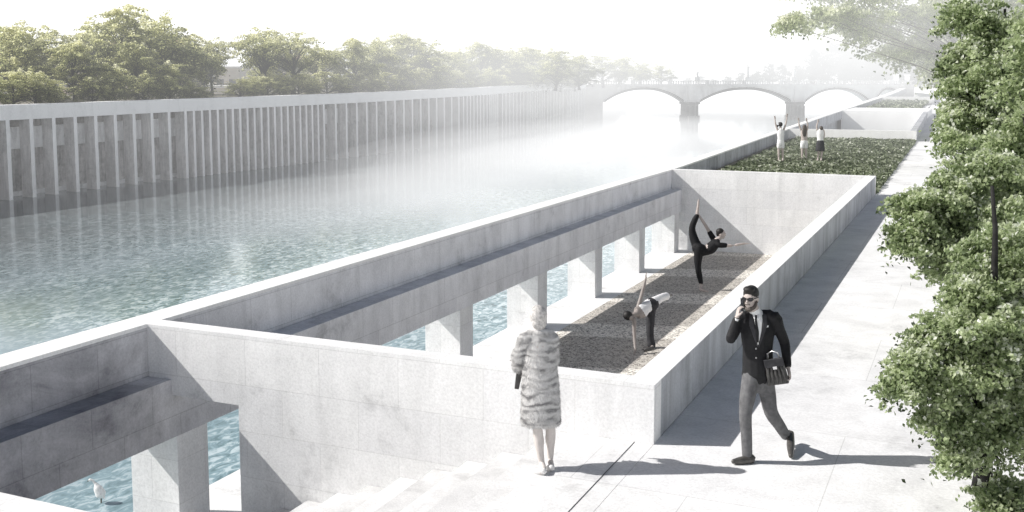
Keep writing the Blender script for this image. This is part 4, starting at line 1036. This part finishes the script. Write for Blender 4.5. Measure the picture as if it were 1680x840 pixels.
b.hand(wA, -Z * .8 + FH * .2 - RT * .2, RT, FH, .9, .7); b.hand(wB, FH * .4 - RT * .8, -Z, Z * .5, .9, .7)
b.build('body', M['skinw'], wo, .0065, 2)
h = Blob(); h.ell(hc + hu * .030 - hf * .022, (.092, .100, .105), (hr, hf, hu), 20); h.ell(hc - hf * .055 - hu * .045, (.078, .055, .075), (hr, hf, hu), 16); h.ell(hc + hu * .085 - hf * .02, (.070, .080, .05), (hr, hf, hu), 14)
h.build('hair', M['hairwhite'], wo, .008, 2)
b = Blob()
cps = [(885, 543, .095, .08), (885, 551, .160, .11), (885.5, 560, .172, .13), (886, 575, .172, .14), (886, 592, .170, .142), (886, 610, .176, .145), (886.5, 630, .188, .150), (887, 650, .195, .155), (887, 670, .200, .158), (887, 688, .202, .16), (887, 696, .196, .155)]
ppts, prd = [], []
for i in range(len(cps) - 1):
    for k in range(3):
        t = k / 3; a = [cps[i][j] * (1 - t) + cps[i + 1][j] * t for j in range(4)]; bul = 1 + .028 * math.sin((a[1] - 540) / 14.5 * 2 * math.pi)
        ppts.append(J(a[0], a[1], .03)); prd.append((a[2] * bul, a[3] * bul))
ppts.append(J(887, 697, .03)); prd.append((.185, .145))
b.tube(ppts, prd, seg=28, sub=1, cap=False)
def bul(pts, rad, n_=10):
    P_, R_ = [], []
    for i in range(n_ + 1):
        t = i / n_ * (len(pts) - 1); k = min(int(t), len(pts) - 2); t -= k
        P_.append(pts[k].lerp(pts[k + 1], t)); R_.append((rad[k] * (1 - t) + rad[k + 1] * t) * (1 + .09 * math.sin(i * 2.1)))
    return P_, R_
pA, rA = bul([J(872, 552, .02), sA, eA, wA.lerp(eA, .15)], [.080, .080, .072, .066]); b.tube(pA, rA, sub=2)
pB, rB = bul([J(900, 552, .02), sB, eB, wB.lerp(eB, .15)], [.080, .078, .070, .062]); b.tube(pB, rB, sub=2)
b.ell(J(885, 545, .0), (.105, .095, .055))
coat = b.build('fur_coat', M['fur'], wo, .012, 2)
# fur tufts on the coat surface
vsx = [v.co.copy() for v in coat.data.vertices]; nsx = [v.normal.copy() for v in coat.data.vertices]
sel = np.random.default_rng(2).permutation(len(vsx))[:14000]; tv = []; tf = []
for i in sel:
    p, q = vsx[i], nsx[i]; t = q.cross(V((random.uniform(-1, 1), random.uniform(-1, 1), random.uniform(-.3, .3)))).normalized()
    d_ = (q * .55 - Z * random.uniform(.5, 1.0) + t * random.uniform(-.3, .3)).normalized(); l_ = random.uniform(.018, .034); k = len(tv)
    tv += [p - t * .003, p + t * .003, p + d_ * l_]; tf.append([k, k + 1, k + 2])
meshobj('fur_pile', tv, tf, M['fur'], coat)
for a_, toe, heel in ((an1, t1, h1), (an2, t2, h2)):
    b = Blob(); b.tube([heel + Z * .02, heel.lerp(toe, .5) + Z * .006, toe], [.035, .034, .024]); b.build('shoe', M['shoew'], wo, .007, 2)
mb = MB(); q0 = J(848, 603, .16); mb.add([q0, q0 + RT * .075 + FH * .02, q0 + RT * .02 - Z * .235, q0 - RT * .025 - Z * .23] + [x + FH * .05 for x in (q0, q0 + RT * .075 + FH * .02, q0 + RT * .02 - Z * .235, q0 - RT * .025 - Z * .23)],
    [[0, 1, 2, 3], [7, 6, 5, 4], [0, 4, 5, 1], [1, 5, 6, 2], [2, 6, 7, 3], [3, 7, 4, 0]])
cl = empty('clutch_bag', tuple(q0), 'dark narrow clutch bag hanging from the left hand of the fur coated woman', 'bag'); mb.build('pouch', M['leather'], cl, bevel=.006)
mb = MB(); mb.tube([q0 + RT * .03 + FH * .02, q0 + RT * .03 + FH * .02 + Z * .03, q0 + RT * .055 + FH * .02 + Z * .03, q0 + RT * .06 + FH * .02], .006, 6); mb.build('strap', M['leather'], cl)

# ------------------------------------------------------------------ dancer in a standing split (dark clothes)
dy = depth(onz(1156, 476, ZF)); k_ = dy / F * 1722 / 1722
S = 1.38
def J(px, py, dd=0.0): return at(px, py, dy + dd)
da = empty('person', tuple(onz(1154, 474, ZF)), 'dancer in black jersey and leggings holding one leg straight up behind', 'person')
hc = J(1183.5, 384, 0); hr, hf, hu = axes(RT * .97 - FH * .15 - Z * .12, Z - RT * .1)
hp = J(1146, 409); kn = J(1145.3, 440, -.05); an = J(1150.5, 468, 0); toe = onz(1161, 478, ZF + .03); heel = onz(1150, 475, ZF + .04)
kn2 = J(1135.5, 374, .1); an2 = J(1144.3, 351, .1); toe2 = J(1146, 328, .1)
ch = J(1172, 402); sF, sBk = J(1180, 402, -.18), J(1170, 391, .18); eF, wF = J(1200, 403, -.2), J(1221, 399.5, -.2); eBk, wBk = J(1157, 369, .17), J(1147, 354, .12)
b = Blob(); b.head(hc, hf, hu, S * .92); b.tube([J(1176, 394), J(1180, 391), hc - hu * .05 * S], [.085, .07, .065])
b.tube([J(1146, 408), J(1156, 410), J(1166, 406), J(1176, 396)], [(.20, .17), (.15, .13), (.19, .16), (.15, .10)], side=FH)
b.tube([J(1146, 407, -.05), kn, J(1147, 452, -.02), an], [.135, .078, .074, .048]); b.tube([J(1144, 405, .05), J(1138, 390, .1), kn2, J(1140, 361, .1), an2], [.145, .115, .080, .072, .048])
b.tube([an, heel, heel.lerp(toe, .6), toe], [.045, .048, .042, .03]); b.tube([an2, J(1144, 349, .1), J(1145.5, 338, .1), toe2], [.045, .05, .042, .026])
b.tube([sF, eF, wF], [.070, .046, .032]); b.tube([sBk, eBk, wBk], [.070, .048, .034])
b.hand(wF, RT + Z * .05, -Z, FH, S * .85, .15); b.hand(wBk, J(1145, 345, .1) - wBk, -RT, FH, S * .85, .9)
b.build('body', M['skin'], da, .014, 2)
h = Blob(); h.ell(hc + hu * .05 * S - hf * .035 * S, (.080 * S, .088 * S, .078 * S), (hr, hf, hu), 16); h.ell(hc - hf * .07 * S - hu * .0 * S, (.06 * S, .045 * S, .065 * S), (hr, hf, hu), 12); h.build('hair', M['hairdark'], da, .014, 2)
b = Blob(); b.tube([J(1150, 411), J(1158, 411), J(1166, 407), J(1174, 398.5), J(1177, 394)], [(.20, .18), (.165, .145), (.205, .175), (.19, .15), (.10, .09)], side=FH)
b.tube([J(1176, 399, -.1), sF, sF.lerp(eF, .5)], [.10, .088, .075]); b.tube([J(1173, 395, .1), sBk, sBk.lerp(eBk, .42)], [.10, .088, .078]); b.build('jersey', M['leotard'], da, .016, 2)
b = Blob(); b.tube([J(1158, 411), J(1150, 410), J(1144, 407)], [(.17, .15), (.20, .19), (.19, .17)], side=FH)
b.tube([J(1147, 408, -.05), J(1145.2, 425, -.05), kn, J(1147.5, 452, -.02), J(1150, 464)], [.16, .125, .092, .090, .065]); b.tube([J(1145, 407, .05), J(1138, 390, .1), kn2, J(1140, 361, .1), J(1143.5, 354, .1)], [.165, .130, .098, .092, .072]); b.build('leggings', M['leotard'], da, .016, 2)

# ------------------------------------------------------------------ bending dancer
db = depth(onz(1068, 571, ZF)); S = 1.10
def J(px, py, dd=0.0): return at(px, py, db + dd)
be = empty('person', tuple(onz(1066, 571, ZF)), 'dancer in a white vest bending down to touch the floor, one arm raised', 'person')
hc = J(1033, 519.5, -.42); hr, hf, hu = axes(RT * .62 - FH * .55 - Z * .35, -RT * .75 - FH * .1 + Z * .45)
hp = J(1068, 500); sh1 = J(1040, 524, -.42); sh2 = J(1047.5, 503, -.22)
el1, wr1 = J(1041, 552, -.48), onz(1042.5, 574, ZF + .12); el2, wr2 = J(1054, 479, -.15), J(1059, 459, -.1)
b = Blob(); b.head(hc, hf, hu, S); b.tube([J(1044, 514, -.33), J(1039, 517, -.38), hc - hu * .04], [.065, .058, .056])
sd_ = (sh2 - sh1).normalized()
b.tube([hp, J(1060, 504, -.12), J(1053, 510, -.22), J(1045, 514, -.32)], [(.15, .13), (.13, .10), (.165, .11), (.14, .09)], side=sd_)
b.tube([sh1, el1, wr1], [.055, .042, .030]); b.tube([sh2, el2, wr2], [.055, .042, .030])
k1, a1 = J(1066.5, 541, -.02), J(1068.5, 565); k2, a2 = J(1084, 489, .42), J(1094, 486, .78)
b.tube([J(1068, 505), k1, a1], [.10, .062, .042]); b.tube([J(1070, 497, .04), k2, a2], [.10, .062, .042])
t_, h_ = onz(1058, 575, ZF + .025), onz(1070, 571, ZF + .035); b.tube([a1, h_, h_.lerp(t_, .6), t_], [.04, .038, .036, .024]); b.tube([a2, J(1097, 484, .84), J(1101, 484, .95)], [.04, .04, .025])
b.hand(wr1, -Z * .9 - RT * .3, -FH * .4 - RT * .6, FH, S, .35); b.hand(wr2, J(1060.5, 443, -.1) - wr2, RT, -FH, S, .1)
b.build('body', M['skind'], be, .010, 2)
h = Blob(); h.ell(hc + hu * .035 * S - hf * .035 * S, (.100 * S, .106 * S, .108 * S), (hr, hf, hu), 16); h.build('hair', M['hairdark'], be, .010, 2)
b = Blob(); b.tube([J(1066, 501), J(1060, 504, -.12), J(1053, 509, -.21), J(1048, 511.5, -.27)], [(.17, .145), (.145, .12), (.178, .125), (.13, .10)], side=sd_); b.build('vest', M['white'], be, .011, 2)
b = Blob(); b.tube([J(1064, 502, -.04), J(1069, 500, .02), J(1072, 499, .06)], [(.165, .145), (.175, .155), (.15, .14)], side=sd_)
b.tube([J(1068, 506), J(1067, 525), k1, J(1067, 555), J(1069, 566)], [.125, .105, .090, .088, .098]); b.build('trousers', M['trouserd'], be, .012, 2)
b = Blob(); b.tube([J(1071, 497, .06), k2, J(1093, 486, .74)], [.13, .098, .095]); b.build('lit_trouser_leg', M['white'], be, .012, 2)  # sunlit leg of the dark trousers, its brightness put in as white cloth
b = Blob(); b.tube([h_, h_.lerp(t_, .5), t_], [.045, .044, .032]); b.build('shoe', M['shoe'], be, .010, 2)
b = Blob(); b.tube([J(1096, 485, .82), J(1102, 484, .98)], [.045, .032]); b.build('shoe', M['shoe'], be, .010, 2)

# ------------------------------------------------------------------ three girls with raised arms, seen from behind
def girl(fx, fy, head, hands, lab, hairm, topm, botm, hairdown=0, skirt=False, legw=3.4, bun=False):
    d0 = depth(onz(fx, fy, .1)); u = d0 / F
    def J(px, py, dd=0.0): return at(px, py, d0 + dd)
    e = empty('person', tuple(onz(fx, fy, .02)), lab, 'person', None)
    hx, hy = head; S = 1.05
    hc = J(hx, hy); hr, hf, hu = axes(FH, Z)
    cx = (hx + fx) / 2
    b = Blob(); b.head(hc, hf, hu, S); b.tube([J(cx, hy + 9), hc - hu * .05], [.06, .055])
    b.tube([J(cx, 237), J(cx, 229), J(cx, 220), J(hx, 213)], [(.17, .12), (.13, .10), (.16, .11), (.15, .08)])
    for q in (-1, 1):
        b.tube([J(cx + 2.6 * q, 236), J(cx + legw * .9 * q, 248), J(fx + legw * q, fy - 3)], [.095, .062, .040])
        ft_ = onz(fx + legw * q, fy, .13); b.tube([J(fx + legw * q, fy - 3), ft_, ft_ + FH * .12], [.04, .04, .028])
    for q, hd_ in zip((-1, 1), hands):
        if hd_ is None: 
            s_, e_, w_ = J(cx + 5.2 * q, 214), J(cx + 6.5 * q, 222, .1), J(cx + 4 * q, 229, .18)
        else:
            w_ = J(hd_[0], hd_[1] + 3); s_ = J(cx + 5.0 * q, 213); e_ = s_.lerp(w_, .52) + RT * .03 * q
        b.tube([s_, e_, w_], [.052, .040, .028]); b.hand(w_, (w_ - e_), -FH, -RT * q, S, .2)
    b.build('body', M['skin'], e, .014, 2)
    h = Blob(); h.ell(hc + hu * .03 - hf * .03, (.098, .105, .115), (hr, hf, hu), 16)
    if hairdown: h.tube([hc - hf * .07, J(hx + .3, hy + hairdown * .5, -.10), J(hx + .6, hy + hairdown, -.10)], [(.105, .06), (.12, .055), (.07, .03)])
    if bun: h.ell(hc - RT * .15 - hu * .05, (.06, .05, .06)); h.ell(hc + hu * .09 - RT * .05, (.06, .06, .05))
    h.build('hair', M[hairm], e, .015, 2)
    b = Blob(); b.tube([J(cx, 233), J(cx, 227), J(cx, 220), J(cx, 213)], [(.165, .125), (.150, .12), (.175, .125), (.16, .095)]); b.build('top', M[topm], e, .015, 2)
    b = Blob()
    if skirt: b.tube([J(cx, 230), J(cx, 236), J(cx - .3, 243), J(cx - .5, 248)], [(.155, .12), (.20, .16), (.225, .18), (.225, .18)], cap=False); b.build('skirt', M[botm], e, .016, 2)
    else:
        b.tube([J(cx, 231), J(cx, 236)], [(.170, .13), (.18, .135)])
        for q in (-1, 1): b.tube([J(cx + 2.4 * q, 236), J(cx + 2.9 * q, 241)], [.115, .105])
        b.build('shorts', M[botm], e, .015, 2)
    return e
girl(1281, 263, (1280.5, 205), ((1271.5, 192.5), (1291, 189)), 'girl with dark bunched hair and white top raising both arms above the planting', 'hairdark', 'white', 'white', bun=True)
girl(1319, 262, (1319.5, 209), ((1310.5, 196), (1323.8, 196)), 'girl with long brown hair and white shorts, middle of the three raising arms', 'hairbrown', 'skin', 'white', hairdown=15)
girl(1344.5, 263, (1347, 211.5), ((1341.5, 198), None), 'child with short hair and dark skirt raising one arm, right of the three', 'hairbrown', 'white', 'skirt', skirt=True, legw=2.8)

# ------------------------------------------------------------------ heron standing in the water under the beam
hb = onz(158, 826, ZW); dh = depth(hb)
def J(px, py, dd=0.0): return at(px + 20, py + 38, dh + dd)
he = empty('heron', tuple(hb), 'white heron standing in the water in the lower left corner', 'bird')
b = Blob(); b.tube([J(150, 778), J(146, 773), J(141, 764), J(138, 757)], [.03, .10, .085, .04], seg=10)
b.tube([J(139, 759), J(134, 753), J(131, 749), J(127.5, 749.5)], [.04, .026, .022, .03], seg=8); b.build('body', M['bird'], he, .010, 2)
b = Blob(); b.tube([J(127.5, 749.5), J(123, 752)], [.018, .005], seg=8); b.build('beak', M['beak'], he, .005, 0)
for q in (0, .07):
    mb = MB(); a_ = J(144, 771, q); mb.tube([a_, V((a_.x, a_.y, (a_.z + ZW) / 2)) + RT * .02, V((a_.x, a_.y, ZW - .2))], .012, 6); mb.build('leg', M['beak'], he)
mb = MB(); mb.tube([J(146, 774, -.03), J(152, 780, -.03)], [.05, .01], 6); mb.build('tail', M['bird'], he)

# ================================================================== HAZE
def hazebox(name, x0, x1, y0, y1, z0, z1, sg, e, label):
    o = MB().box(x0, x1, y0, y1, z0, z1).build(name, hazemat(name, sg, e)); tag(o, label, 'haze', kind='stuff'); return o
o = MB().prism([(-850, 60), (-74, 38), (-50, 36), (-11.4, 46), (300, 46), (300, 1500), (-850, 1500)], ZW + .02, 24).build('river_haze', hazemat('river_haze_air', .0028, 1.28)); tag(o, 'pale bright haze over the river and the far banks', 'haze', kind='stuff')
def mist(c, r, sg, e, label):
    c = V(c); e_ = empty('river_mist', tuple(c), label, 'mist', kind='stuff'); m = hazemat('mist', sg / 4, e)
    for k in range(7):      # nested soft shells, each a body of its own
        f_ = 1 - k * .135; q = (1 - f_) * .35; b = Blob()
        b.ell(c + V((math.cos(k * 2.4) * r[0] * q, math.sin(k * 2.4) * r[1] * q, 0)), (r[0] * f_, r[1] * f_, r[2] * f_), seg=40)
        o = meshobj('mist_shell', b.mb.v, b.mb.f, m, e_, smooth=True); o['kind'] = 'stuff'
mist(onz(1020, 222, ZW + 1), (11, 18, 4.0), .020, 1.2, 'thick white mist bank in front of the left bridge arch')
mist(at(800, 118, 128), (24, 30, 9), .009, 1.2, 'white haze in front of the trees above the middle of the colonnade')
mist(at(1010, 120, 170), (18, 20, 8), .007, 1.2, 'white haze over the left bridge end and the last trees')
mist(at(1400, 92, 150), (20, 18, 8), .014, 1.15, 'bright white haze glowing between the upper right trees and the bridge')
mist(at(1450, 40, 43.5), (8, 7, 3.4), .06, 1.1, 'white haze veil drifting before the upper right branches')
mist(onz(900, 255, ZW + .5), (16, 34, 3.4), .022, 1.2, 'soft white mist patch over the middle of the river')
mist(onz(640, 345, ZW + .3), (10, 15, 2.4), .022, 1.2, 'thin white mist patch on the near water')
o = MB().prism([(-15, 40), (-15.5, 96), (-24, 150), (-36, 185), (-52, 165), (-46, 128), (-40, 60)], ZW + .03, ZW + 1.9).build('low_mist', hazemat('low_mist_air', .012, 1.15)); tag(o, 'thin white mist lying low on the river surface', 'mist', kind='stuff')
